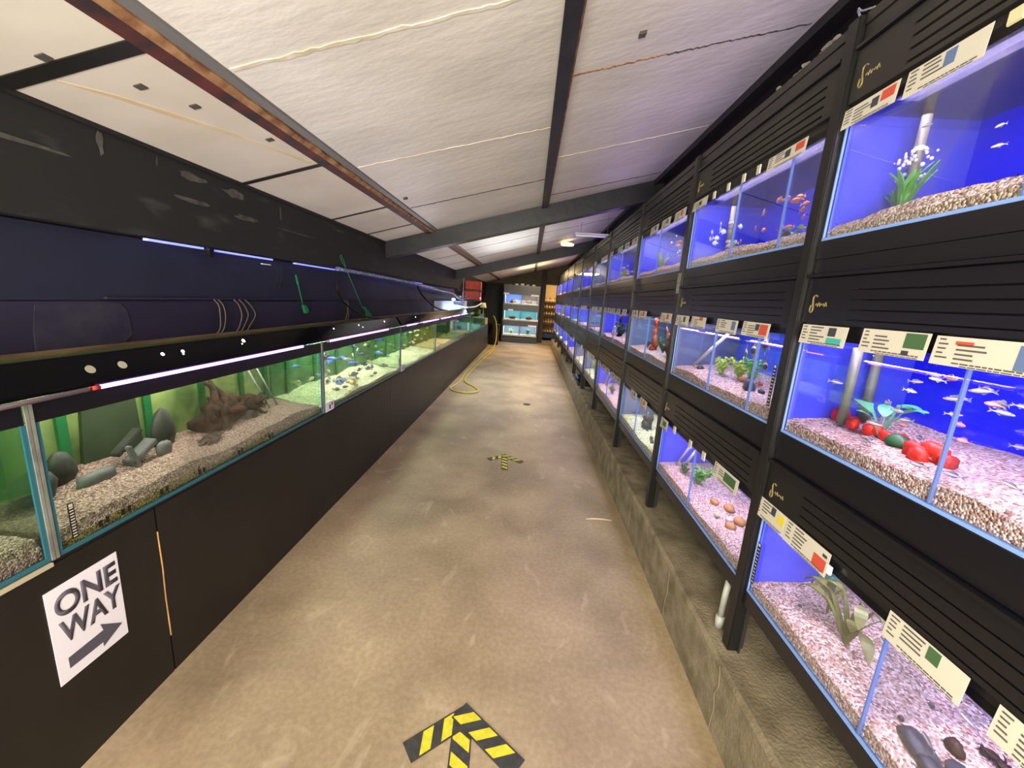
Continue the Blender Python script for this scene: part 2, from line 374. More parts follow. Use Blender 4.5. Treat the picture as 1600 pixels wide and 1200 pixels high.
# upper left: painted beam, navy panel, purple panel
b = MB(); b.prism([(-1.78, 1.665), (-1.70, 1.665), (-1.70, RZ(-1.70) - .002), (-1.78, RZ(-1.78) - .002)], 'y', Y0R, 9.4)
b.prism([(-1.78, 1.60), (-1.70, 1.60), (-1.70, RZ(-1.70) - .002), (-1.78, RZ(-1.78) - .002)], 'y', 9.4, Y1R)
struct(b.build('trim_3', M_beam), 'black painted wall plate under the eaves with plaster scuffs')
def wavy_panel(z0, z1, x, mi_mat, name, ph, amp, lab, y0=-1.0, y1=9.3):
    b = MB(); n = 60; v = []; f = []
    for i in range(n + 1):
        y = y0 + (y1 - y0) * i / n
        wv = amp * math.sin(y * 1.3 + ph) + amp * 0.5 * math.sin(y * 2.9 + ph)
        for (xx, zz) in ((x - .012, z0), (x, z0), (x + abs(wv) * .4, z1 + wv), (x - .012, z1 + wv)): v.append((xx, y, zz))
    for i in range(n):
        a = i * 4; c = a + 4
        for k in range(4): f.append((a + k, a + (k + 1) % 4, c + (k + 1) % 4, c + k))
    f += [(0, 1, 2, 3), (n * 4 + 3, n * 4 + 2, n * 4 + 1, n * 4)]
    b.add(v, f); return struct(b.build(name, mi_mat), lab)
wavy_panel(1.385, 1.655, -1.765, M_navy, 'trim_4', 0.3, .002, 'navy painted panel under the wall plate')
wavy_panel(1.17, 1.388, -1.752, M_purple, 'trim_5', 1.9, .008, 'purple painted panel behind the left aquariums')
b = MB()
for y0, y1 in ((-1, 1.2), (1.6, 4.4), (4.5, 9.2)):
    b.box(-1.752, -1.735, y0, y1, 1.392, 1.400)
struct(b.build('trim_6', M_purple), 'thin lip along the top of the purple panel')
# plaster scuffs on the wall plate, real patches of flaked paint
def patch(y, z, w_, h, x=-1.699, m=M_plaster, seed=0, name='trim_7', n=14):
    R = random.Random(seed); pts = []
    for k in range(n):
        a = 2 * math.pi * k / n; q = R.uniform(.6, 1.1)
        pts.append((y + w_ * .5 * math.cos(a) * q, z + h * .5 * math.sin(a) * q))
    return MB().prism(pts, 'x', x, x + .0012)
b = MB()
for i, (y, z, w_, h) in enumerate([(1.30, 1.90, .42, .020), (1.62, 1.985, .03, .10), (2.05, 1.98, .17, .045), (2.33, 1.975, .2, .05), (2.06, 1.87, .26, .03), (2.42, 1.86, .22, .03), (2.95, 1.86, .5, .012), (2.75, 1.95, .02, .12), (3.6, 1.98, .18, .02), (4.4, 1.97, .1, .02), (5.4, 1.98, .22, .03), (6.2, 1.98, .25, .03), (7.0, 1.9, .2, .06), (1.86, 1.99, .015, .05)]):
    p = patch(y, z, w_, h, seed=i); b.add(p.v, p.f)
struct(b.build('trim_7', M_plaster), 'flaked paint patches on the black wall plate')
b = MB().prism([(1.34, 1.20), (1.66, 1.205), (1.70, 1.24), (1.69, 1.34), (1.66, 1.375), (1.5, 1.378), (1.36, 1.37), (1.345, 1.28)], 'x', -1.753, -1.7475)
struct(b.build('trim_8', M_patch), 'scuffed square patch on the purple panel')
# purlins
def purlin(x, w_, d, name, m, lab, y0=Y0R, y1=Y1R, dz=0.0):
    b = MB(); b.prism([(x, RZ(x) - d - dz), (x + w_, RZ(x + w_) - d - dz), (x + w_, RZ(x + w_) + .01), (x, RZ(x) + .01)], 'y', y0, y1)
    return struct(b.build(name, m), lab)
purlin(-1.217, .052, .03, 'trim_9', M_rust, 'red-brown steel purlin running the length of the roof')
b = MB(); R = random.Random(3)
n = 170; v = []; f = []
for i in range(n + 1):
    y = Y0R + (9 - Y0R) * i / n; e = R.uniform(-.004, .006)
    for xx, dz in ((-1.166, -.030), (-1.146 + e, -.020 + e * .4), (-1.146 + e, .01), (-1.166, .01)): v.append((xx, y, RZ(xx) + dz))
for i in range(n):
    for k in range(4): f.append((i * 4 + k, i * 4 + (k + 1) % 4, i * 4 + 4 + (k + 1) % 4, i * 4 + 4 + k))
struct(b.add(v, f).build('trim_10', M_foam), 'torn orange foam edge beside the red purlin')
purlin(-1.142, .034, .012, 'trim_11', M_greymetal, 'grey edging strip beside the red purlin', y1=9)
purlin(.040, .066, .035, 'trim_12', M_rafter, 'dark purlin down the middle of the roof')
purlin(.106, .010, .016, 'trim_13', M_foam, 'orange foam line beside the dark purlin', y1=9)
purlin(1.22, .12, .05, 'trim_14', M_black, 'black wall plate at the right eaves')
# T-bars and board joints across the left strip
b = MB()
for y, w_, d in ((1.33, .06, .012), (2.405, .035, .012), (3.445, .03, .012), (4.185, .02, .012), (5.815, .02, .01), (6.815, .02, .01), (7.865, .02, .01)):
    b.prism([(-1.72, RZ(-1.72) - d), (-1.215, RZ(-1.215) - d), (-1.215, RZ(-1.215)), (-1.72, RZ(-1.72))], 'y', y - w_ / 2, y + w_ / 2)
b.prism([(-1.74, 2.03), (-1.69, 2.03), (-1.69, 2.05), (-1.74, 2.05)], 'y', Y0R, 9)
struct(b.build('trim_15', M_black), 'black cross bars between the left wall and the red purlin')
def seam(x0, x1, y, w_, m, name, lab, wob=.006, n=40, seed=1, dy=0.0):
    R = random.Random(seed); v = []; f = []
    for i in range(n + 1):
        t = i / n; x = x0 + (x1 - x0) * t; yy = y + dy * t + R.uniform(-wob, wob); ww = w_ * R.uniform(.5, 1.2)
        z = RZ(x) - .003
        for a, c in ((yy - ww / 2, z), (yy + ww / 2, z), (yy + ww / 2, z + .006), (yy - ww / 2, z + .006)): v.append((x, a, c))
    for i in range(n):
        for k in range(4): f.append((i * 4 + k, i * 4 + (k + 1) % 4, i * 4 + 4 + (k + 1) % 4, i * 4 + 4 + k))
    f += [(0, 1, 2, 3), (n * 4 + 3, n * 4 + 2, n * 4 + 1, n * 4)]
    return struct(MB().add(v, f).build(name, m), lab)
k = 16
for (x0, x1, y, w_, m, dy) in ((-1.1, .04, 1.54, .020, M_seam, .04), (-1.1, .04, 2.58, .009, M_seam, .1), (-1.1, .04, 3.66, .014, M_dkseam, .07),
        (.12, .55, 2.15, .010, M_foam, .02), (.55, 1.2, 2.17, .008, M_dkseam, .05), (.12, 1.2, 3.25, .010, M_seam, .08), (.12, 1.2, 4.32, .016, M_dkseam, .1),
        (.12, 1.25, 1.05, .010, M_seam, .03), (-1.1, 1.2, 5.6, .012, M_dkseam, .05), (-1.1, 1.2, 6.6, .014, M_dkseam, .05), (-1.1, 1.2, 7.8, .014, M_dkseam, .05)):
    seam(x0, x1, y, w_, m, 'trim_%d' % k, 'joint between two ceiling foil sheets', seed=k, dy=dy); k += 1
# glue stain and black marks on the first board
b = MB(); v = []; f = []
P = [(-1.56, 1.37, .012), (-1.50, 1.50, .022), (-1.45, 1.66, .030), (-1.40, 1.82, .030), (-1.35, 2.0, .022), (-1.31, 2.16, .022), (-1.27, 2.36, .018)]
for x, y, w_ in P:
    for a, dz in ((x - w_ / 2, -.0095), (x + w_ / 2, -.0095), (x + w_ / 2, -.007), (x - w_ / 2, -.007)): v.append((a, y, RZ(a) + dz))
for i in range(len(P) - 1):
    for q in range(4): f.append((i * 4 + q, i * 4 + (q + 1) % 4, i * 4 + 4 + (q + 1) % 4, i * 4 + 4 + q))
struct(b.add(v, f).build('trim_%d' % k, M_stain), 'brown glue stain on the first ceiling board'); k += 1
b = MB()
for x, y in ((-1.39, 1.49), (-1.34, 1.66), (-1.28, 2.02), (-1.48, 1.28), (.38, 1.95), (-1.05, 3.35)):
    b.prism([(x - .014, RZ(x - .014) - .012), (x + .014, RZ(x + .014) - .012), (x + .014, RZ(x) + .01), (x - .014, RZ(x) + .01)], 'y', y - .014, y + .014)
struct(b.build('trim_%d' % k, M_dkseam), 'small black fixing clips on the ceiling boards'); k += 1
# rafters
def rafter(y, d, th, name, lab):
    b = MB(); b.prism([(-1.72, RZ(-1.72) - d), (1.33, RZ(1.33) - d - .02), (1.33, RZ(1.33)), (-1.72, RZ(-1.72))], 'y', y, y + th)
    return struct(b.build(name, M_rafter, bevel=.006), lab)
rafter(4.70, .185, .16, 'trim_%d' % k, 'nearest black rafter crossing the aisle'); k += 1
rafter(9.05, .20, .16, 'trim_%d' % k, 'second black rafter crossing the aisle'); k += 1
# concrete kerb the racks stand on
b = MB(); v = []; f = []; n = 120; R = random.Random(5)
for i in range(n + 1):
    y = -1.5 + 15.2 * i / n; e = R.uniform(-.006, .005); g = R.uniform(-.006, .004)
    for x, z in ((XR, 0), (.77, 0), (.775 + e * .3, .262 + g), (.787 + e, .28 + g), (XR, .28)): v.append((x, y, z))
for i in range(n):
    for q in range(5): f.append((i * 5 + q, i * 5 + (q + 1) % 5, i * 5 + 5 + (q + 1) % 5, i * 5 + 5 + q))
f += [(0, 1, 2, 3, 4), (n * 5 + 4, n * 5 + 3, n * 5 + 2, n * 5 + 1, n * 5)]
struct(b.add(v, f).build('concrete_kerb', M_kerb, origin=(0, 0, 0)), 'rough concrete kerb under the right-hand racks')
b = MB(); R = random.Random(9)
for y in (1.22, 1.75, 2.5, 3.4, 4.5, 6.0):
    pts = [(0.7685, y + R.uniform(-.01, .01), z) for z in (0.005, .05, .10, .15, .20, .25, .27)]
    b.tube(pts, .0013, 5)
struct(b.build('trim_%d' % k, mat('crack_pale', '8f846c', .9)), 'fine cracks in the kerb face'); k += 1

# ------------------------------------------------------------------ floor markings and litter
def tape_arrow(cx, cy, sc, label, rot=0.0, wear=1.0):
    T = thing('tape_arrow', (cx, cy, 0.0), label, 'floor marking')
    def strip(p, q, wd, z, nm, first=0):
        p = Vector(p); q = Vector(q); d = (q - p).normalized(); s = Vector((-d.y, d.x)); L = (q - p).length
        def W(u, t, zz):
            pt = p + d * u + s * t; pt = Vector((pt.x * math.cos(rot) - pt.y * math.sin(rot), pt.x * math.sin(rot) + pt.y * math.cos(rot)))
            return (cx + pt.x * sc, cy + pt.y * sc, zz)
        b = MB(); b.hexa([W(0, -wd / 2, z), W(L, -wd / 2, z), W(0, wd / 2, z), W(L, wd / 2, z), W(0, -wd / 2, z + .0006), W(L, -wd / 2, z + .0006), W(0, wd / 2, z + .0006), W(L, wd / 2, z + .0006)])
        o = b.build(nm, M_tapeblk, T)
        y = MB(); u = .02 + first; z2 = z + .0007
        while u < L - .03:
            e = min(u + .042, L - .035)
            y.hexa([W(u, -wd / 2 + .006, z2), W(e, -wd / 2 + .006, z2), W(min(u + .045, L), wd / 2 - .006, z2), W(min(e + .045, L), wd / 2 - .006, z2)] + [W(u, -wd / 2 + .006, z2 + .0004), W(e, -wd / 2 + .006, z2 + .0004), W(min(u + .045, L), wd / 2 - .006, z2 + .0004), W(min(e + .045, L), wd / 2 - .006, z2 + .0004)])
            u += .084
        y.build('yellow_stripes', M_yellow, o)
    strip((0, -.42), (0, -.03), .075, .001, 'tape_strip')
    strip((-.185, -.155), (.03, -.005), .078, .0024, 'tape_strip', .012)
    strip((.205, -.195), (-.02, .0), .078, .0038, 'tape_strip', .02)
    return T
tape_arrow(-.135, 1.195, .95, 'large yellow and black hazard-tape arrow on the floor nearest the camera', rot=0.06)
tape_arrow(-.152, 3.70, .82, 'small worn hazard-tape arrow further up the aisle floor', rot=0.08)
b = MB().tube([(.505, 2.625, .004), (.56, 2.635, .005), (.62, 2.64, .004), (.69, 2.633, .005)], [.003, .006, .005, .002], 6)
tag(b.build('wood_splinter', mat('pale_splinter', 'd8c49a', .7)), 'pale wood splinter on the floor beside the kerb', 'litter')
tag(MB().lathe([(.055, 0), (.058, .002), (.02, .003), (0.001, .003)], (.048, 5.73, .0), 14).build('drain_cover', mat('rusty_drain', '3a2c20', .8)), 'small dark round drain plate in the middle of the floor', 'drain')
def curve_pts(P, n=8):
    P = [Vector(p) for p in P]; out = []
    for i in range(len(P) - 1):
        p0 = P[max(i - 1, 0)]; p1 = P[i]; p2 = P[i + 1]; p3 = P[min(i + 2, len(P) - 1)]
        for j in range(n):
            t = j / n
            out.append(0.5 * ((2 * p1) + (-p0 + p2) * t + (2 * p0 - 5 * p1 + 4 * p2 - p3) * t * t + (-p0 + 3 * p1 - 3 * p2 + p3) * t ** 3))
    out.append(P[-1]); return out
hz = .012
b = MB().tube(curve_pts([(-1.18, 13.1, .95), (-1.08, 13.05, .75), (-1.03, 12.9, .35), (-1.04, 12.2, .06), (-1.17, 9.9, hz), (-1.20, 7.9, hz), (-1.16, 7.1, hz), (-1.18, 6.7, hz), (-1.215, 6.38, hz), (-1.12, 6.2, hz), (-.95, 6.13, hz), (-.80, 6.19, hz), (-.75, 6.36, hz), (-.88, 6.65, hz), (-1.08, 7.0, hz + .006), (-1.12, 7.8, hz), (-1.08, 9.6, hz), (-1.0, 12.3, hz)]), .011, 8)
tag(b.build('garden_hose', M_hose, smooth=True), 'yellow hose looped on the floor beside the left counter', 'hose')

# ------------------------------------------------------------------ left counter
CX = -1.28
counter = thing('tank_counter', (CX - .2, 5.5, 0), 'long black plywood counter under the left-hand aquariums', 'counter')
YEND = 12.55
for y0, y1 in ((-1.2, 1.238), (1.244, 3.68), (3.685, 6.12), (6.125, 8.56), (8.565, 10.6), (10.61, YEND)):
    MB().box(CX - .018, CX, y0, y1, 0, .690).build('front_panel', M_counter, counter)
MB().box(XW, CX - .018, YEND - .018, YEND, 0, .69).build('end_panel', M_counter, counter)
MB().box(XW, CX - .004, -1.2, YEND, .690, .702).build('counter_top', M_black, counter)
b = MB().tube([(CX + .0005, 1.240, .60), (CX + .0005, 1.243, .45), (CX + .0005, 1.240, .33), (CX + .0005, 1.242, .16)], .0026, 6)
b.build('joint_strip', mat('orange_worn_edge', 'c89460', .6, col2='6b4a2e', scale=5), counter)
b = MB().box(CX - .004, CX + .006, -1.2, .93, .688, .699); b.build('edge_trim', mat('cream_edging', 'b9ae92', .6), counter)
for y, z0, z1 in ((8.75, .35, .62), (9.6, .18, .60), (10.9, .30, .58), (9.3, .2, .5)):
    MB().box(CX, CX + .001, y, y + .03, z0, z1).build('paint_drip', mat('pale_drips', '5f5a50', .7), counter)

# sign
sign = thing('one_way_sign', (CX + .002, .995, .313), 'white ONE WAY paper sign with a grey arrow stuck on the black counter', 'sign')
MB().box(CX + .0004, CX + .0018, .897, 1.095, .313, .620).build('paper', M_white, sign)
def text_mesh(s, name, parent, y0, y1, z0, z1, x, m, off=0.012):
    cu = bpy.data.curves.new(name, 'FONT'); cu.body = s; cu.offset = off; cu.extrude = 0.0
    o = bpy.data.objects.new(name, cu); C.objects.link(o)
    bpy.context.view_layer.update()
    me = bpy.data.meshes.new_from_object(o.evaluated_get(bpy.context.evaluated_depsgraph_get()))
    bpy.data.objects.remove(o)
    xs = [v.co.x for v in me.vertices]; ys = [v.co.y for v in me.vertices]
    ax, bx_, ay, by = min(xs), max(xs), min(ys), max(ys); O = parent['_o']
    for v in me.vertices:
        u = (v.co.x - ax) / (bx_ - ax); t = (v.co.y - ay) / (by - ay)
        v.co = (x - O[0], y0 + (y1 - y0) * u - O[1], z0 + (z1 - z0) * t - O[2])
    me.materials.clear(); me.materials.append(m)
    bm = bmesh.new(); bm.from_mesh(me)
    r = bmesh.ops.extrude_face_region(bm, geom=list(bm.faces))
    for e in r['geom']:
        if isinstance(e, bmesh.types.BMVert): e.co.x += .0008
    bmesh.ops.recalc_face_normals(bm, faces=bm.faces); bm.to_mesh(me); bm.free()
    o = bpy.data.objects.new(name, me); C.objects.link(o); o.parent = parent; return o
text_mesh('ONE', 'lettering', sign, .915, 1.087, .520, .595, CX + .0019, M_ink, .03)
text_mesh('WAY', 'lettering', sign, .917, 1.091, .433, .508, CX + .0019, M_ink, .03)
b = MB().prism([(.925, .349), (1.018, .349), (1.018, .333), (1.080, .365), (1.018, .415), (1.024, .389), (.925, .385)], 'x', CX + .0019, CX + .0027)
b.build('arrow', M_ink, sign)

# ------------------------------------------------------------------ generic contents
def gravel_mesh(x0, x1, y0, y1, zb, hf, hb, seed, nx=10, ny=40, rough=.006, front=.45):
    """bed of gravel: front height hf at x0, back height hb at x1"""
    R = random.Random(seed); ph = [R.uniform(0, 6) for _ in range(4)]
    v = []; f = []
    for i in range(nx + 1):
        for j in range(ny + 1):
            s = i / nx if i != 1 else .016 / abs(x1 - x0); t = j / ny; x = x0 + (x1 - x0) * s; y = y0 + (y1 - y0) * t
            h = hf + (hb - hf) * s + rough * (math.sin(y * 9 + ph[0]) + math.sin(y * 17 + x * 11 + ph[1]) * .6) + R.uniform(-.0022, .0022)
            if i == 0: h *= front  # front edge sloped so the gravel band looks lit from the hood
            v.append((x, y, zb + max(.012, h)))
    N = (nx + 1) * (ny + 1)
    v += [(p[0], p[1], zb) for p in v[:N]]
    I = lambda i, j: i * (ny + 1) + j
    for i in range(nx):
        for j in range(ny): f.append((I(i, j), I(i, j + 1), I(i + 1, j + 1), I(i + 1, j)))
    for j in range(ny):
        f.append((I(0, j), I(0, j) + N, I(0, j + 1) + N, I(0, j + 1))); f.append((I(nx, j), I(nx, j + 1), I(nx, j + 1) + N, I(nx, j) + N))
    for i in range(nx):
        f.append((I(i, 0), I(i + 1, 0), I(i + 1, 0) + N, I(i, 0) + N)); f.append((I(i, ny), I(i, ny) + N, I(i + 1, ny) + N, I(i + 1, ny)))
    f.append((I(0, 0) + N, I(nx, 0) + N, I(nx, ny) + N, I(0, ny) + N))
    return MB().add(v, f)

def pebble(name, c, r, m, label, cat='stone', seed=0, rot=0, rough=.12, group=None):
    o = MB().blob(c, r, rough, seed, 14, 0, rot).build(name, m, smooth=True)
    return tag(o, label, cat, group)

def plant(loc, kind, size, m, label, seed=0, name='aquarium_plant'):
    R = random.Random(seed); T = thing(name, loc, label, 'plant'); L = Vector(loc)
    if kind == 'blade':            # rosette of long narrow leaves
        b = MB()
        for k in range(11):
            a = R.uniform(0, 6.28); q = R.uniform(.25, .95); h = size * R.uniform(.6, 1.0)
            b.leaf(L, L + Vector((math.cos(a) * q * size * .45, math.sin(a) * q * size * .55, h)), size * .13, R.uniform(.0, .16) * size)
        b.build('leaves', m, T)
    elif kind == 'bush':           # stems covered in small round leaves
        b = MB(); st = MB()
        for k in range(9):
            a = R.uniform(0, 6.28); q = R.uniform(.1, 1); h = size * R.uniform(.5, 1.0)
            top = L + Vector((math.cos(a) * q * size * .5, math.sin(a) * q * size * .8, h)); st.tube([L, (L + top) / 2 + Vector((0, 0, size * .08)), top], size * .012, 5)
            for j in range(9):
                t = .25 + .75 * j / 8; p = L.lerp(top, t); aa = R.uniform(0, 6.28)
                b.leaf(p, p + Vector((math.cos(aa), math.sin(aa), R.uniform(.1, .8))) * size * .2, size * .13, .01)
        st.build('stem', m, T); b.build('leaves', m, T)
    elif kind == 'broad':          # few broad leaves on thin stalks
        b = MB(); st = MB()
        for k in range(7):
            a = k * 2.4 + R.uniform(-.4, .4); q = R.uniform(.4, 1); h = size * R.uniform(.35, .85)
            j = L + Vector((math.cos(a) * q * size * .25, math.sin(a) * q * size * .4, h))
            st.tube([L, L.lerp(j, .5) + Vector((0, 0, size * .06)), j], size * .012, 5)
            b.leaf(j, j + Vector((math.cos(a) * .25, math.sin(a) * .45, R.uniform(-.1, .25))) * size, size * .26, size * .05)
        st.build('stem', m, T); b.build('leaves', m, T)
    elif kind == 'wavy':           # long arching strap leaves
        b = MB()
        for k in range(8):
            a = R.uniform(0, 6.28); h = size * R.uniform(.5, .95); q = R.uniform(.3, .9) * size
            m1 = L + Vector((math.cos(a) * q * .4, math.sin(a) * q * .5, h)); m2 = L + Vector((math.cos(a) * q * .8, math.sin(a) * q, h * R.uniform(.45, .85)))
            b.leaf(L, m1, size * .07, .01); b.leaf(m1 - (m1 - L) * .06, m2, size * .14, .02)
        b.build('leaves', m, T)
    return T

def driftwood(loc, size, m, label, seed=0, name='driftwood', n=7):
    """gnarled stump: overlapping knots with tapering crooked branches"""
    R = random.Random(seed); L = Vector(loc); b = MB()
    for k in range(6):
        o_ = Vector((R.uniform(-.25, .25) * size[0], R.uniform(-.32, .32) * size[1], size[2] * R.uniform(.08, .45)))
        b.blob(L + o_, (size[0] * R.uniform(.14, .26), size[1] * R.uniform(.12, .24), size[2] * R.uniform(.14, .34)), .38, seed * 7 + k, 18, 0, R.uniform(0, 3))
    for k in range(n):
        a = R.uniform(0, 6.28); e = Vector((math.cos(a) * size[0] * .5, math.sin(a) * size[1] * .55, size[2] * R.uniform(.05, 1.0)))
        mid = e * .5 + Vector((R.uniform(-.15, .15) * size[0], R.uniform(-.15, .15) * size[1], size[2] * R.uniform(.0, .25)))
        q = e * .8 + Vector((R.uniform(-.1, .1) * size[0], R.uniform(-.1, .1) * size[1], size[2] * R.uniform(-.08, .1)))
        P = curve_pts([L + Vector((0, 0, size[2] * .15)), L + mid, L + q, L + e], 3)
        b.tube(P, [size[2] * .10 * (1 - .085 * i) * R.uniform(.8, 1.2) for i in range(len(P))], 7)
    return tag(b.build(name, m, smooth=True), label, 'driftwood')

# fish meshes: local +Y is the nose
def fish_mesh(name, L, H, W, mats, tail=.22, dorsal=.25, stripe=True):
    prof = [(.50, .06), (.44, .40), (.32, .78), (.15, 1.0), (-.02, .92), (-.2, .62), (-.36, .28), (-.42, .20)]
    seg = 10; v = []; f = []; mi = []
    for (t, q) in prof:
        for k in range(seg):
            a = 2 * math.pi * k / seg
            v.append((math.cos(a) * W * .5 * (q ** .8), t * L, math.sin(a) * H * .5 * q))
    for i in range(len(prof) - 1):
        for k in range(seg):
            f.append((i * seg + k, i * seg + (k + 1) % seg, (i + 1) * seg + (k + 1) % seg, (i + 1) * seg + k))
            mi.append(1 if (stripe and k in (0, 4, 5, 9)) else 0)
    f += [tuple(range(seg)), tuple(range((len(prof) - 1) * seg, len(prof) * seg))[::-1]]; mi += [0, 0]
    def fin(pts, th=.0006):
        n = len(v); q = len(pts)
        v.extend([(th, a, c) for a, c in pts] + [(-th, a, c) for a, c in pts])
        f.append(tuple(range(n, n + q))); f.append(tuple(range(n + q, n + 2 * q))[::-1]); mi.extend([2, 2])
        for i in range(q): f.append((n + i, n + (i + 1) % q, n + q + (i + 1) % q, n + q + i)); mi.append(2)
    fin([(-.40 * L, .08 * H), (-(.5 + tail * .5) * L, .5 * H), (-(.46 + tail * .3) * L, 0), (-(.5 + tail * .5) * L, -.5 * H), (-.40 * L, -.08 * H)])
    fin([(.18 * L, .44 * H), (.05 * L, (.5 + dorsal) * H), (-.22 * L, (.36 + dorsal) * H), (-.28 * L, .22 * H)])
    fin([(.05 * L, -.42 * H), (-.10 * L, -(.5 + dorsal * .7) * H), (-.26 * L, -.22 * H)])
    for sx in (-1, 1):  # eyes
        n = len(v); c = (sx * W * .30, .36 * L, .10 * H); r = max(.0012, H * .09)
        v.extend([(c[0] + sx * r, c[1], c[2]), (c[0], c[1] + r, c[2]), (c[0], c[1], c[2] + r), (c[0], c[1] - r, c[2]), (c[0], c[1], c[2] - r)])
        for k in range(4): f.append((n, n + 1 + k, n + 1 + (k + 1) % 4)); mi.append(3)
    me = bpy.data.meshes.new(name); me.from_pydata(v, [], f)
    for m in mats: me.materials.append(m)
    me.polygons.foreach_set('material_index', mi); me.polygons.foreach_set('use_smooth', [True] * len(f)); me.update()
    return me
EYE = mat('fish_eye', '101010', .2)
def fm(n, body, side_, fin, L, H, W, **k): return fish_mesh(n, L, H, W, [mat(n + '_body', body, .35), mat(n + '_side', side_, .3), mat(n + '_fin', fin, .5), EYE], **k)
F_silver = fm('silver_fish', '5a5560', 'd8cdd0', '9a95a8', .040, .011, .006)
F_pink = fm('pink_fish', 'c06a70', 'e0a8a8', 'c88a90', .032, .013, .007)
F_orange = fm('orange_fish', 'c8683c', 'e2a070', 'd08a58', .042, .017, .008, stripe=False)
F_angel = fm('angel_fish', '8a8074', '2a2624', '6a6258', .040, .040, .007, dorsal=.6)
F_white = fm('white_fish', 'd6dde8', 'b8c6dc', 'c8d0e0', .036, .026, .008, stripe=False)
F_blueC = fm('blue_cichlid', '5d7fd0', '4a68b8', '6a90dc', .085, .034, .016, stripe=False)
F_darkC = fm('dark_cichlid', '2e3a4e', '3c4a66', '32405a', .085, .034, .016)
F_yelC = fm('yellow_cichlid', 'e2b51c', 'e6bf2c', 'd8a818', .080, .034, .016, stripe=False)
F_orC = fm('orange_cichlid', 'd8761c', 'dc8426', 'cc6c16', .085, .036, .016, stripe=False)
F_redC = fm('red_cichlid', 'b8401c', 'c04c24', 'a83818', .12, .06, .02, stripe=False)
F_paleC = fm('pale_cichlid', 'b4aca0', 'd0c8b8', 'a8a294', .080, .032, .016)
def fish(me, name, loc, rz, label, group=None, sc=1.0, pitch=0.0, cat='fish'):
    o = bpy.data.objects.new(name, me); C.objects.link(o); o.location = loc; o.rotation_euler = (pitch, 0, rz); o.scale = (sc,) * 3
    return tag(o, label, cat, group)

# ------------------------------------------------------------------ right-hand racks
FX = .84                                  # plane of the aquarium fronts
BX = 1.19                                 # back panels
YB = [.235, 1.31, 2.362, 3.42, 4.72, 5.83, 7.1, 8.45, 9.85, 11.25, 12.55, 13.8]
TZ = [(.549, .850), (1.143, 1.447), (1.730, 2.040)]        # bottom, visible glass top
NTH = ['nearest', 'second', 'third', 'fourth', 'fifth', 'sixth', 'seventh', 'eighth', 'ninth', 'tenth', 'farthest']
TIER = ['bottom', 'middle', 'top']

def add_logo(parent, y, z, x):
    """little gold curl followed by a worn script line"""
    h = MB().tube(curve_pts([(x, y - .004, z + .030), (x, y + .004, z + .034), (x, y + .012, z + .028), (x, y + .010, z + .010), (x, y + .006, z - .008), (x, y + .013, z - .016), (x, y + .019, z - .008), (x, y + .016, z + .006)], 4), .0022, 5)
    # towards the camera is -Y; the curl stands at the far (left) end of the panel
    pts = [(x, y - .002 - .0045 * i, z + .004 + (.006 if i % 2 else -.002) + (.003 if i % 3 == 0 else 0)) for i in range(11)]
    h.tube(pts, .0014, 4)
    return h.build('logo', M_gold, parent)

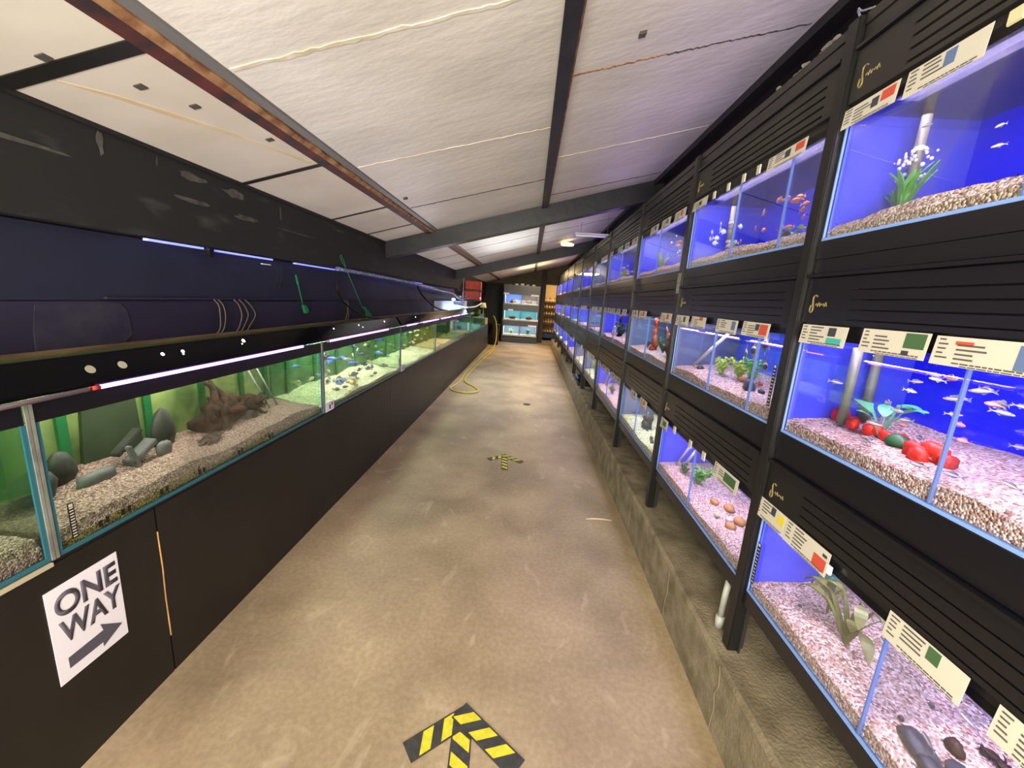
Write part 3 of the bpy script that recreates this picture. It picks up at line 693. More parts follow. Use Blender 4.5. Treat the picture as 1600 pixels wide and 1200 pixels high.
def rack_bay(i):
    y0, y1 = YB[i], YB[i + 1]
    T = thing('aquarium_rack', (FX + .2, (y0 + y1) / 2, .28), 'black three-tier aquarium rack, %s of the right-hand row' % (NTH[i] + (' bay' if i in (0, 10) else ' bay from the camera')), 'rack', 'rack bays along the right side')
    # posts at the far end of each bay
    pw = .022
    b = MB().box(.820, .856, y1 - pw, y1 + pw, .28, 2.305)
    b.build('post', M_post, T, bevel=.003)
    b = MB().box(.856, .885, y1 - .006, y1 + .006, .28, 2.30); b.box(.856, .862, y1 - .030, y1 - .012, .28, .50)
    b.build('post_flange', M_postin, T)
    MB().box(1.22, 1.26, y1 - pw, y1 + pw, .28, 2.30).build('back_post', M_post, T)
    for t in range(3):
        zb = TZ[t][0]
        b = MB().box(.835, .865, y0 + .026, y1 - .026, zb - .055, zb - .004); b.box(.865, 1.23, y0 + .026, y1 - .026, zb - .03, zb - .004)
        b.build('tank_rail', M_rackrail, T)
        if t == 0: continue
    for t in range(3):
        zg = TZ[t][1]; ztop = (TZ[t + 1][0] - .056) if t < 2 else 2.305
        h = ztop - zg
        a, c = y0 + .028, y1 - .028
        b = MB()
        zf0, zf1 = zg + .045, zg + h - (.055 if t < 2 else .090)
        # label band, set back
        b.box(.846, .858, a, c, zg, zf0)
        # backing of the flap
        b.box(.848, .858, a, c, zf0, zf1)
        xa, xb = .832, .848
        nsl = 4; mL, mR = .17, .05         # slots stop short of the far (logo) end
        hh = (zf1 - zf0); sl = .007 if t == 2 else .004
        b.box(xa, xb, c - mL, c, zf0, zf1); b.box(xa, xb, a, a + mR, zf0, zf1)
        zs = zf0 + .012; gap = (hh - .024) / nsl
        b.box(xa, xb, a + mR, c - mL, zf0, zs)
        for q in range(nsl):
            ez = zs + gap * (q + 1) if q < nsl - 1 else zf1
            b.box(xa, xb, a + mR + q * .03 * 0, c - mL, zs + gap * q + sl, ez)
        f_ = b.build('fascia', M_rackblk if t == 2 else M_rackrail, T)
        # ledge and upper strip
        b = MB().box(.822, .850, a, c, zf1 + .003, zf1 + .012)
        b.build('ledge', M_rackrail, f_)
        b = MB().box(.838, .858, a, c, zf1 + .016, ztop - (.0 if t < 2 else .030))
        if t == 2: b.box(.834, .858, a, c, ztop - .027, ztop)
        b.build('upper_strip', M_rackblk if t == 2 else M_rackrail, f_)
        if i < 2: add_logo(f_, c - .045, zf0 + .045, .831)
        # lamp inside the hood
        if t < 3:
            b = MB().box(.90, .96, y0 + .1, y1 - .1, zg + .03, zg + .045)
            b.build('hood_lamp', M_whiteplast, f_)
    MB().box(.845, .858, y0 + .03, y1 - .03, 2.306, 2.312).build('top_batten', M_wood, T)
    MB().box(1.205, 1.218, y0 + .03, y1 - .03, .46, 2.30).build('back_board', M_black, T)
    return T
for i in range(11): rack_bay(i)

STY = {}  # (bay, tier): back, side, gravel
for i in range(11):
    for t in range(3):
        STY[i, t] = ('blue', M_side, M_gpink)
STY[0, 2] = ('blue', M_side, M_gtan); STY[1, 2] = ('blue', M_side, M_gtan)
STY[0, 0] = ('lightblue', M_side, M_gpink); STY[1, 1] = ('lightblue', M_sidegrey, M_gpink)
STY[2, 1] = ('teal', M_sidegrey, M_gpink); STY[2, 0] = ('pale', M_sidegrey, M_gyel)
STY[4, 2] = ('dark', M_sidegrey, M_gtan); STY[3, 2] = ('dark', M_side, M_gtan); STY[4, 0] = ('pale', M_sidegrey, M_gyel); STY[4, 1] = ('lightblue', M_sidegrey, M_gpink)
STY[5, 0] = ('dark', M_sidegrey, M_gyel); STY[7, 0] = ('lightblue', M_side, M_gyel); STY[8, 0] = ('pale', M_side, M_gyel); STY[9, 0] = ('pale', M_sidegrey, M_gyel); STY[6, 1] = ('dark', M_side, M_gpink)
STY[6, 2] = ('blue', M_sidegrey, M_gtan); STY[8, 1] = ('dark', M_sidegrey, M_gpink)
WHAT = {(0, 2): 'two grey filter tubes and grassy plants', (0, 1): 'red ornaments and a shoal of silver fish', (0, 0): 'arching plants and dark pebbles',
        (1, 2): 'a shoal of orange fish', (1, 1): 'bushy plants, angelfish and dark stones', (1, 0): 'orange and white pebbles', (2, 2): 'a tall green plant on the left',
        (2, 1): 'red driftwood on a teal back', (2, 0): 'pale yellow gravel and dark rocks', (3, 1): 'dark and cream ornaments', (3, 0): 'a white pipe and small plants', (3, 2): 'a grey-brown back'}
def tank(i, t):
    y0, y1 = YB[i] + .030, YB[i + 1] - .030; zb, zg = TZ[t]; zt = zg + .02
    back, side, gm = STY[i, t]
    extra = WHAT.get((i, t))
    lab = '%s-tier aquarium of the %s rack bay' % (TIER[t], NTH[i]) + ((', with ' + extra) if extra else ', %s inside' % {'blue': 'blue', 'lightblue': 'light blue', 'teal': 'teal', 'dark': 'grey-brown', 'pale': 'pale grey'}[back])
    words = lab.split()
    T = thing('aquarium', (FX + .17, (y0 + y1) / 2, zb), ' '.join(words[:16]), 'aquarium', 'aquariums in the right-hand racks')
    MB().box(FX, FX + .006, y0, y1, zb, zt).build('front_glass', M_glass, T)
    MB().box(BX, BX + .006, y0, y1, zb, zt).build('back_panel', BACK[back], T)
    MB().box(FX + .007, BX, y0, y0 + .006, zb, zt).build('side_panel', side, T)
    MB().box(FX + .007, BX, y1 - .006, y1, zb, zt).build('side_panel', side, T)
    MB().box(FX + .007, BX, y0 + .007, y1 - .007, zb + .0005, zb + .006).build('base_glass', M_silblue, T)
    b = MB().box(FX - .002, FX + .004, y0, y1, zb - .003, zb + .005); b.box(FX - .001, FX + .004, y1 - .004, y1, zb, zt); b.box(FX - .001, FX + .004, y0, y0 + .004, zb, zt)
    b.build('silicone_edge', M_silblue, T)
    if i < 8:
        ys = ((y0 + y1) / 2 + .02,) if (i, t) != (1, 2) and (i, t) != (1, 1) else ((y0 + y1) / 2 + .02, y0 + .17)
        if i >= 3: ys = ((y0 + y1) / 2,)
        for yy in ys:
            o = MB().box(FX + .0075, BX - .03, yy - .003, yy + .003, zb + .006, zt - .02).build('dividing_glass', M_div, T)
            MB().box(FX - .0005, FX + .0075, yy - .002, yy + .002, zb + .006, zt - .02).build('silicone_line', mat('dim_silicone', '5a6ea8', .4), o)
    zw = zg - .004
    if i < 7: MB().box(FX + .0065, BX - .001, y0 + .0065, y1 - .0065, zw - .003, zw).build('water_surface', M_surf, T)
    g = gravel_mesh(FX + .0068, BX - .001, y0 + .0070, y1 - .0070, zb + .0062, .042, .068 if t < 2 else .06, i * 3 + t, ny=40 if i < 4 else 16, nx=10 if i < 4 else 4, front=.45 if t == 2 else .85)
    o = g.build('gravel_bed', gm)
    gn = {'pink_gravel': 'pink', 'tan_gravel': 'tan', 'pale_yellow_gravel': 'pale yellow'}[gm.name]
    tag(o, '%s gravel in the %s-tier aquarium of the %s rack bay' % (gn, TIER[t], NTH[i]), 'gravel', 'gravel beds in the right-hand aquariums', 'stuff')
    col = {'blue': (1.0, .80, .97), 'lightblue': (1.0, .84, .97), 'teal': (.95, .98, 1), 'dark': (1, .92, .9), 'pale': (1, .97, .90)}[back]
    p = 5.2 * (y1 - y0)
    if t == 2: p *= .9
    area_light('hood_lamp_light', (.935, (y0 + y1) / 2, zg + .028), (.22, 0, -1), (y1 - y0 - .15, .07), p * 1.45, col)
for i in range(11):
    for t in range(3): tank(i, t)
# added violet tubes and glow behind the top hoods imitate hood light spilling upward
for i in range(0, 8):
    yy = (YB[i] + YB[i + 1]) / 2
    T = MB().tube([(1.05, yy - .4, 2.24), (1.05, yy + .4, 2.24)], .013, 10).build('added_tube_lamp', mat('violet_lamp_tube', 'e8d8ff', .3, emit=(.62, .42, 1.0), estr=3.0), smooth=True)
    tag(T, 'added violet tube lamp lying behind the top hood of the %s rack bay' % NTH[i], 'lamp', 'added tube lamps on top of the racks')
    b = MB().box(.90, 1.20, YB[i] + .05, YB[i + 1] - .05, 2.205, 2.222)
    tag(b.build('lamp_shelf', M_black), 'black lamp shelf on top of the %s rack bay' % NTH[i], 'shelf', 'lamp shelves on top of the racks')
    area_light('rack_top_glow', (1.02, yy, 2.33), (-.55, 0, 1), (.9, .05), .55, (.55, .38, 1.0))

# price cards --------------------------------------------------------------
CC = {}
CARDPIC = [mat('pic_red', 'c04a36', .6), mat('pic_blue', '5a6f96', .6), mat('pic_dark', '3a3a40', .6), mat('pic_green', '3f5f3a', .6), mat('pic_teal', '3fa59a', .6), mat('pic_yellow', 'd8c23a', .6)]
def price_card(i, t, ya, yb, za, zb_, pics, label, group, detail=True, tilt=0.0):
    """ya (far) > yb (near)"""
    if t < 2: x = .826
    else: x = .828
    T_ = (x, (ya + yb) / 2, za)
    b = MB(); b.hexa([(x - .0008, yb, za), (x, yb, za), (x - .0008, ya, za + tilt), (x, ya, za + tilt), (x + .003, yb, zb_), (x + .0038, yb, zb_), (x + .003, ya, zb_ + tilt), (x + .0038, ya, zb_ + tilt)])
    o = b.build('price_card', M_card, origin=(x, (ya + yb) / 2, za)); tag(o, label, 'price card', group)
    if not detail: return o
    R = random.Random(int(ya * 1000 + za * 77)); p = MB(); W_ = ya - yb; H_ = zb_ - za
    def rect(mb, u0, u1, w0, w1):
        def P(u, w_, d): return (x + .0034 * w_ - .0009 - d, ya - u * W_, za + w_ * H_ + tilt * (1 - u))
        mb.hexa([P(u0, w0, 0), P(u1, w0, 0), P(u0, w1, 0), P(u1, w1, 0), P(u0, w0, .0003), P(u1, w0, .0003), P(u0, w1, .0003), P(u1, w1, .0003)])
    for q in range(5):
        w1 = .92 - q * .155; rect(p, .04, .04 + R.uniform(.06, .13), w1 - .055, w1)
        if q in (1, 2, 3) or R.random() < .5: rect(p, .22, .22 + R.uniform(.15, .34), w1 - .06, w1)
    u = .22
    while u < .9:
        e = u + R.uniform(.03, .09); rect(p, u, min(e, .93), .09, .14); u = e + .012
    if W_ > .12:
        u = .30
        while u < .88:
            e = u + R.uniform(.03, .09); rect(p, u, min(e, .93), .02, .055); u = e + .012
    p.build('print', M_print, o)
    for (u0, u1, w0, w1, pi) in pics:
        q = MB(); rect(q, u0, u1, w0, w1); q.build('picture', CARDPIC[pi], o)
    return o
G0 = 'species cards on the rack fascias'
# nearest bay
price_card(0, 2, 1.283, 1.112, 2.020, 2.070, [(.55, .68, .35, .8, 2), (.72, .95, .42, .9, 0)], 'species card with a red box at the left end of the nearest top fascia', G0)
price_card(0, 2, 1.092, .918, 2.014, 2.072, [(.50, .64, .40, .92, 1)], 'species card with a small blue picture on the nearest top fascia', G0)
tag(MB().box(.828, .834, .865, .893, 2.046, 2.072).build('blank_tag', mat('yellowed_tag', 'c9c196', .6), bevel=.002), 'small yellowed blank tag right of the cards on the nearest top fascia', 'tag')
price_card(0, 1, 1.266, 1.088, 1.431, 1.486, [(.62, .78, .5, .92, 2), (.62, .92, .1, .42, 4)], 'species card with a turquoise box, leftmost on the nearest middle fascia', G0)
price_card(0, 1, 1.040, .868, 1.431, 1.488, [(.68, .96, .38, .95, 3), (.68, .78, .1, .28, 2)], 'species card with a green picture, second on the nearest middle fascia', G0)
price_card(0, 1, .856, .655, 1.429, 1.486, [(.20, .36, .74, .86, 0), (.72, .90, .15, .9, 1)], 'widest species card with a blue picture, right end of the nearest middle fascia', G0)
price_card(0, 0, 1.307, 1.150, .838, .905, [(.52, .66, .55, .95, 2), (.74, .94, .40, .85, 5)], 'species card with a yellow box, leftmost on the nearest bottom fascia', G0)
price_card(0, 0, 1.148, .968, .836, .905, [(.70, .96, .10, .60, 0), (.86, .95, .7, .82, 2)], 'species card with a red box hanging beside the yellow-boxed card, bottom fascia', G0)
tag(MB().box(.827, .833, .958, .974, .852, .875).build('shelf_tag', M_white), 'tiny white clip sticking out beside the red-boxed bottom card', 'tag')
price_card(0, 0, .790, .628, .832, .895, [(.55, .70, .50, .95, 3)], 'species card with a dark green picture, over the dark pebbles', G0)
price_card(0, 0, .582, .42, .832, .895, [], 'plain species card at the bottom right edge, beside the green-picture card', G0)
# second bay
price_card(1, 2, 2.338, 2.160, 2.020, 2.066, [(.45, .62, .35, .8, 2)], 'species card with a dark picture at the far end of the second top fascia', G0)
price_card(1, 2, 1.645, 1.432, 2.016, 2.064, [(.48, .62, .35, .85, 2), (.74, .95, .42, .9, 0)], 'species card with a red box over the orange fish', G0)
for q, yy in enumerate((2.09, 1.95, 1.82, 1.71)):
    tag(MB().box(.829, .834, yy - .011, yy + .011, 2.032, 2.064).build('shelf_tag', M_card), 'small blank tag on the second top fascia, %s from its far card' % ['first', 'second', 'third', 'fourth'][q], 'tag', 'blank tags on the second top fascia')
for q, (ya, yb, pic) in enumerate([(2.340, 2.156, [(.6, .75, .4, .9, 2)]), (2.120, 1.948, [(.55, .78, .7, .98, 0)]), (1.832, 1.652, [(.74, .92, .30, .92, 1)]), (1.610, 1.432, [(.50, .64, .45, .9, 2), (.66, .94, .2, .9, 0)])]):
    price_card(1, 1, ya, yb, 1.420 + .003 * (q % 2), 1.476, pic, ['species card with a dark picture, leftmost on the second middle fascia', 'species card with a small red picture, second on the second middle fascia', 'species card with a blue picture, third on the second middle fascia', 'species card with an orange box, rightmost on the second middle fascia'][q], G0, tilt=.002)
price_card(1, 0, 2.420 - .07, 2.222, .818, .878, [(.4, .8, .3, .8, 3)], 'species card with a green picture, far end of the second bottom fascia', G0)
price_card(1, 0, 1.632, 1.434, .828, .890, [(.45, .9, .25, .85, 3)], 'species card with green pictures, near end of the second bottom fascia', G0)
for q, yy in enumerate((2.12, 1.90, 1.745)):
    tag(MB().box(.827, .832, yy - .014, yy + .014, .846, .885).build('shelf_tag', M_card), 'small blank tag on the second bottom fascia, %s from its far card' % ['first', 'second', 'third'][q], 'tag', 'blank tags on the second bottom fascia')
# farther bays
R = random.Random(11)
for i in range(2, 8):
    for t in range(3):
        y = YB[i + 1] - .06; ks = []
        while y - .19 > YB[i] + .05:
            wd = R.choice((.17, .18, .2)); 
            if R.random() < (.72 if i < 5 else .5): ks.append((y, y - wd))
            y -= wd + R.uniform(.03, .1)
        for q, (ya, yb) in enumerate(ks):
            zg = TZ[t][1]
            price_card(i, t, ya, yb, zg - .024, zg + .034, [(.55, .75, .4, .9, R.choice((0, 1, 2, 3)))] if i < 4 else [], '%s species card from the far end of the %s-tier fascia, %s rack bay' % (['first', 'second', 'third', 'fourth', 'fifth', 'sixth'][q], TIER[t], NTH[i]), G0, detail=i < 4)

# contents of the right-hand aquariums --------------------------------------
def vpipe(x, y, z0, z1, r, label, m=M_pipegrey, name='filter_tube', rings=True, cat='filter tube', group=None):
    T = thing(name, (x, y, z0), label, cat, group)
    MB().tube([(x, y, z0), (x, y, z1)], r, 12).build('tube', m, T, smooth=True)
    if rings:
        z = z0 + .07
        while z < z1 - .02: MB().tube([(x, y, z), (x, y, z + .012)], r * 1.12, 12).build('joint_ring', M_palestone, T); z += .09
    return T
GZ = lambda t, x: TZ[t][0] + .006 + .042 + (.026 if t < 2 else .018) * (x - FX) / (BX - FX)
# nearest top
for q, (x, y) in enumerate(((.975, 1.19), (1.02, 1.245))):
    vpipe(x, y, GZ(2, x), 2.03, .011, ['grey filter tube nearer the camera in the nearest top aquarium', 'grey filter tube at the left in the nearest top aquarium'][q], group='filter tubes in the nearest top aquarium')
    R = random.Random(q); b = MB()
    for k in range(34): b.blob((x + R.gauss(0, .012) - .01, y + R.gauss(0, .022), 1.93 - q * .03 + R.gauss(0, .010)), (R.uniform(.002, .006),) * 3, 0, k, 6)
    tag(b.build('bubble_cluster', M_bubble, smooth=True), ['white bubbles around the nearer grey filter tube', 'white bubbles around the left grey filter tube'][q], 'bubbles', kind='stuff')
plant((.95, 1.17, GZ(2, .95)), 'blade', .13, M_leaf, 'bright green grassy plant in front of the nearer filter tube', 4)
plant((.99, 1.235, GZ(2, .99)), 'blade', .11, M_leafsea, 'darker grassy plant at the left of the nearest top aquarium', 9)
driftwood((1.05, .98, GZ(2, 1.05)), (.07, .10, .05), M_wooddk, 'low brown driftwood on the right of the nearest top aquarium', 2)
driftwood((1.02, .66, GZ(2, 1.02)), (.10, .13, .13), M_wooddk, 'tall dark driftwood at the right edge of the nearest top aquarium', 5)
# nearest middle
for q, (x, y) in enumerate(((.955, 1.20), (1.045, 1.235))):
    vpipe(x, y, GZ(1, x), 1.43, .013, ['nearer grey upright tube in the middle aquarium with red ornaments', 'left grey upright tube in the middle aquarium with red ornaments'][q], rings=False, group='grey tubes in the nearest middle aquarium')
pebble('red_ornament', (.985, 1.275 - .03, GZ(1, .985) + .012), (.022, .028, .024), M_redorn, 'red dome ornament at the left end of the nearest middle aquarium', 'ornament', 1)
def ornament(pts, label, seed, name='red_ornament', m=M_redorn, group='red ornaments in the nearest middle aquarium'):
    b = MB()
    for j, (x, y, z, r) in enumerate(pts): b.blob((x, y, z), (r, r * 1.2, r * 1.05), .22, seed + j, 12)
    return tag(b.build(name, m, smooth=True), label, 'ornament', group)
gz = GZ(1, .95)
ornament([(.955, 1.155, gz + .012, .014), (.955, 1.152, gz + .025, .010)], 'small upright red ornament, leftmost of the row in the middle aquarium', 5)
ornament([(.962, 1.105, gz + .012, .017), (.968, 1.090, gz + .018, .014)], 'round red ornament left of the plant in the middle aquarium', 15)
ornament([(.97, 1.06, gz + .010, .015), (.985, 1.035, gz + .014, .014)], 'red ornament under the plant leaves in the middle aquarium', 25)
ornament([(.945, .945, gz + .012, .022), (.955, .915, gz + .020, .024), (.935, .925, gz + .006, .020), (.955, .885, gz + .008, .018)], 'largest red ornament beside the glass divider in the middle aquarium', 35)
plant((.965, 1.075, gz), 'broad', .13, M_leafsea, 'broad-leaved green plant among the red ornaments', 12)
pebble('dark_pebble', (.955, 1.01, gz + .012), (.025, .03, .018), M_leafdk, 'dark green stone between the plant and the largest red ornament', seed=4)
R = random.Random(21)
for k in range(64):
    y = R.uniform(.35, 1.24); x = R.uniform(.87, 1.14); z = R.uniform(GZ(1, x) + .02, 1.42)
    if k % 5 == 0: fish(F_pink, 'pink_fish', (x, y, z), R.choice((1, -1)) * R.uniform(0, .5) + (math.pi if R.random() < .5 else 0), 'small pink fish swimming in the middle aquarium with red ornaments', 'pink fish in the nearest middle aquarium', R.uniform(.7, 1))
    else: fish(F_silver, 'silver_fish', (x, y, z), R.uniform(-.5, .5) + (math.pi if R.random() < .5 else 0), 'small striped silver fish swimming in the middle aquarium with red ornaments', 'silver fish in the nearest middle aquarium', R.uniform(.7, 1.05), R.uniform(-.15, .15))
for k in range(12):
    y = R.uniform(.45, 1.24); x = R.uniform(.87, 1.05)
    fish(F_silver, 'silver_fish', (x, y, GZ(1, x) + .012), R.uniform(-.4, .4), 'small dark silver fish resting on the pink gravel beside red ornaments', 'silver fish resting on the gravel', .9)
# nearest bottom
for (x, y, s, m, l, sd) in ((.955, 1.0, .20, M_leafolive, 'large olive plant with arching leaves left of the divider', 3), (.99, 1.12, .10, M_leafolive, 'smaller olive plant behind the large arching one', 8)):
    plant((x, y, GZ(0, x)), 'wavy', s, m, l, sd)
plant((1.06, 1.22, GZ(0, 1.06)), 'bush', .07, M_leafsea, 'small plant on a pale stone in the far left of the nearest bottom aquarium', 5)
for q, (x, y, rx, ry, l) in enumerate(((.915, .735, .022, .040, 'blue-grey pebble nearest the divider in the bottom aquarium'), (.895, .675, .020, .040, 'long grey pebble in front of the blue-grey one'), (.945, .668, .018, .038, 'dark oval pebble in the middle of the bottom aquarium'), (1.0, .62, .032, .045, 'largest black pebble at the right of the bottom aquarium'), (.99, .735, .012, .018, 'small dark red-brown stone behind the pebbles'))):
    pebble('dark_pebble', (x, y, GZ(0, x) + .004), (rx * 1.25, ry * 1.2, .016), M_darkstone if q < 4 else M_wooddk, l, seed=q, rot=-.25)
driftwood((1.05, .71, GZ(0, 1.05)), (.03, .09, .035), M_wooddk, 'thin brown twig lying behind the dark pebbles', 7, n=3)
b = MB()
for (x, y) in ((.925, 1.145), (.93, .795), (1.03, .83)):
    tag(MB().blob((x, y, GZ(0, x) + .004), (.006, .007, .006), .05, 1, 10).build('snail', M_darkstone, smooth=True), {(.925, 1.145): 'round dark snail on the gravel left of the arching plant', (.93, .795): 'round brown snail on the gravel by the divider', (1.03, .83): 'round dark snail near the back of the bottom aquarium'}[(x, y)], 'snail')
def thermometer(y, z0, z1, x, label, parent=None, axis=1):
    T = thing('thermometer_strip', (x, y, z0), label, 'thermometer')
    MB().box(x - .001, x, y - .008, y + .008, z0, z1).build('strip', M_band, T)
    b = MB(); n = 11
    for k in range(n):
        zz = z0 + (z1 - z0) * (k + .5) / (n + 1.5); b.box(x - .0014, x - .0009, y - .005, y + .005, zz, zz + .0035)
    b.box(x - .0014, x - .0009, y - .005, y + .005, z1 - .012, z1 - .003)
    b.build('markings', M_card, T); return T
thermometer(1.262, .590, .745, FX - .0008, 'black thermometer strip on the glass of the nearest bottom aquarium')
thermometer(1.375, 1.20, 1.345, FX - .0008, 'black thermometer strip on the glass of the second middle aquarium')
# second top
vpipe(.985, 2.20, GZ(2, .985), 2.03, .014, 'grey filter tube at the far end of the second top aquarium')
R = random.Random(31)
for k in range(20):
    y = 1.60 + R.gauss(0, .10); z = 1.93 + R.gauss(0, .035)
    if k > 14: y = R.uniform(1.4, 2.1); z = R.uniform(1.83, 1.9)
    fish(F_orange, 'orange_fish', (R.uniform(.87, 1.0), min(max(y, 1.39), 2.2), min(max(z, 1.82), 2.01)), R.uniform(-.6, .6) + (math.pi if R.random() < .5 else 0), 'small orange fish in the shoal of the second top aquarium', 'orange fish in the second top aquarium', R.uniform(.8, 1.05), R.uniform(-.2, .2))
for k in range(11):
    fish(F_white, 'white_fish', (R.uniform(.87, 1.0), R.uniform(2.02, 2.26), R.uniform(1.81, 1.98)), R.uniform(0, 6), 'round white fish at the far end of the second top aquarium', 'white fish in the second top aquarium', .8)
plant((.93, 2.03, GZ(2, .93)), 'blade', .06, M_leafyel, 'short yellow-green plant beside the divider of the second top aquarium', 3)
plant((.95, 1.62, GZ(2, .95)), 'broad', .05, M_leafsea, 'tiny sea-green plant in the second top aquarium', 4)
plant((.94, 1.53, GZ(2, .94)), 'broad', .05, M_leafyel, 'tiny yellow-green plant at the near end of the second top aquarium', 6)
driftwood((.96, 1.70, GZ(2, .96)), (.06, .05, .06), M_wooddk, 'small brown driftwood in the middle of the second top aquarium', 6)
# second middle
plant((.95, 1.98, GZ(1, .95)), 'bush', .09, M_leafyel, 'yellow-green bushy plant left of the divider in the second middle aquarium', 13)
plant((.99, 1.88, GZ(1, .99)), 'bush', .11, M_leafyel, 'large yellow-green bush behind the divider in the second middle aquarium', 14)
plant((1.0, 1.79, GZ(1, 1.0)), 'bush', .10, M_leaf, 'green bush at the middle of the second middle aquarium', 15)
plant((.93, 1.45, GZ(1, .93)), 'blade', .10, M_leafsea, 'dark grassy plant behind the thermometer of the second middle aquarium', 16)
pebble('dark_rock', (.925, 1.665, GZ(1, .925) + .012), (.022, .028, .024), M_darkstone, 'larger black rock on the pink gravel of the second middle aquarium', 'rock', 3, rough=.25)
pebble('dark_rock', (.945, 1.605, GZ(1, .945) + .006), (.012, .016, .012), M_darkstone, 'smaller black rock beside the larger one', 'rock', 8, rough=.25)
pebble('dark_rock', (.93, 2.16, GZ(1, .93) + .008), (.018, .022, .018), M_darkstone, 'black rock at the far end of the second middle aquarium', 'rock', 9, rough=.25)
def tilted_tube(p, q, label, r=.007, m=M_whiteplast):
    return tag(MB().tube([p, q], r, 10).build('air_tube', m, smooth=True), label, 'tube')
tilted_tube((.93, 2.255, 1.21), (1.0, 2.03, 1.425), 'white diagonal lift tube in the second middle aquarium', .008)
tilted_tube((.93, 2.20, .61), (.97, 2.05, .845), 'pale lift tube, nearer of the pair in the second bottom aquarium', .007)
tilted_tube((.93, 2.27, .61), (.97, 2.13, .845), 'pale lift tube, farther of the pair in the second bottom aquarium', .006)
tilted_tube((.93, 4.55, .61), (.97, 4.3, .80), 'white lift tube in the fourth bottom aquarium', .010)
tilted_tube((.93, 4.66, .61), (.97, 4.5, .845), 'white lift tube at the far end of the fourth bottom aquarium', .010)
for k, (x, y, z) in enumerate(((.95, 1.72, 1.355), (.96, 1.80, 1.335), (.94, 1.63, 1.39), (.97, 1.66, 1.30))):
    fish(F_angel, 'angelfish', (x, y, z), [0.2, 2.9, .1, 3.3][k], 'dark striped angelfish hovering in the second middle aquarium', 'angelfish in the second middle aquarium', [1.1, 1, 1.15, .9][k])
fish(F_orange, 'orange_fish', (.92, 1.72, 1.235), .3, 'single orange fish low down in the second middle aquarium', sc=.8)
fish(F_orange, 'orange_fish', (.90, 1.55, 1.245), 3.4, 'orange fish near the thermometer of the second middle aquarium', sc=.8)
# second bottom
plant((.95, 2.02, GZ(0, .95)), 'bush', .10, M_leaf, 'fresh green bushy plant beside the divider of the second bottom aquarium', 23)
plant((.93, 2.15, GZ(0, .93)), 'bush', .06, M_leafdk, 'small dark plant left of the green bush in the second bottom aquarium', 24)
for q, (x, y, r, m, l) in enumerate(((.955, 1.82, (.020, .024, .016), M_tanstone, 'tan pebble, farthest of the group in the second bottom aquarium'), (.995, 1.76, (.022, .030, .018), M_tanstone, 'long tan pebble at the back of the group'), (.985, 1.64, (.024, .03, .022), M_tanstone, 'orange pebble at the back near the post'), (.945, 1.655, (.015, .017, .013), M_whitestone, 'grey-white pebble in the middle of the group'), (.915, 1.70, (.014, .016, .010), M_palestone, 'pale yellow pebble at the front of the group'), (.925, 1.60, (.022, .028, .018), M_tanstone, 'largest tan pebble at the front near the post'), (.985, 1.58, (.015, .018, .014), M_whitestone, 'white pebble beside the orange one'))):
    pebble('round_pebble', (x, y, GZ(0, x) + .006), r, m, l, seed=q + 40, rough=.05)
R = random.Random(41)
for k in range(10): fish(F_silver, 'silver_fish', (R.uniform(.9, 1.1), R.uniform(1.45, 1.95), R.uniform(.68, .80)), R.uniform(-.5, .5), 'tiny silver fish in the second bottom aquarium', 'silver fish in the second bottom aquarium', .6)
for k in range(9): fish(F_silver, 'silver_fish', (R.uniform(.9, 1.1), R.uniform(.5, 1.2), R.uniform(1.83, 1.99)), R.uniform(-.5, .5), 'pale slender fish in the nearest top aquarium', 'pale fish in the nearest top aquarium', R.uniform(.5, .8))
for k in range(4): fish(F_silver, 'silver_fish', (R.uniform(.9, 1.05), R.uniform(.6, 1.1), GZ(0, 1) + R.uniform(.015, .05)), R.uniform(-.5, .5), 'slender brownish fish near the gravel of the nearest bottom aquarium', 'fish in the nearest bottom aquarium', 1.1)
# third bay
plant((.93, 3.10, GZ(2, .93)), 'blade', .14, M_leafyel, 'tall yellow-green plant in the third top aquarium', 33)
for k in range(6): fish(F_orange, 'orange_fish', (R.uniform(.88, .95), R.uniform(2.45, 2.75), R.uniform(1.82, 1.92)), R.uniform(0, 6), 'orange fish in the third top aquarium', 'orange fish in the third top aquarium', .9)
for k in range(10): fish(F_white, 'white_fish', (R.uniform(.88, 1.0), R.uniform(2.45, 3.0), R.uniform(1.85, 1.99)), R.uniform(0, 6), 'tiny pale fish in the third top aquarium', 'pale fish in the third top aquarium', .4)
def tower(x, y, t, label, m=M_orange, h=.2):
    z = GZ(t, x); b = MB()
    for k in range(6): b.blob((x + .006 * math.sin(k * 2), y + .01 * math.cos(k * 1.7), z + h * k / 6), (.026 - .002 * k, .034 - .002 * k, h / 7), .25, k + int(y * 10), 12)
    return tag(b.build('rock_tower', m, smooth=True), label, 'ornament')
tower(.95, 3.07, 1, 'red-orange rock tower left of the divider in the third middle aquarium', h=.25)
driftwood((.93, 2.66, GZ(1, .93)), (.06, .16, .20), M_woodred, 'tall red-brown driftwood in the third middle aquarium', 17, n=5)
plant((.93, 2.52, GZ(1, .93)), 'blade', .18, M_leaf, 'tall grassy plant at the near end of the third middle aquarium', 35)
plant((.94, 2.82, GZ(1, .94)), 'bush', .10, M_leafdk, 'dark bushy plant beside the red driftwood', 36)
plant((.93, 3.16, GZ(1, .93)), 'bush', .05, M_leafolive, 'small olive plant at the foot of the rock tower', 37)
driftwood((.95, 2.98, GZ(0, .95)), (.08, .16, .17), M_darkstone, 'dark rocky pile in the third bottom aquarium', 19, n=4)
plant((.95, 2.60, GZ(0, .95)), 'blade', .15, M_leafdk, 'tall dark plant at the near end of the third bottom aquarium', 38)
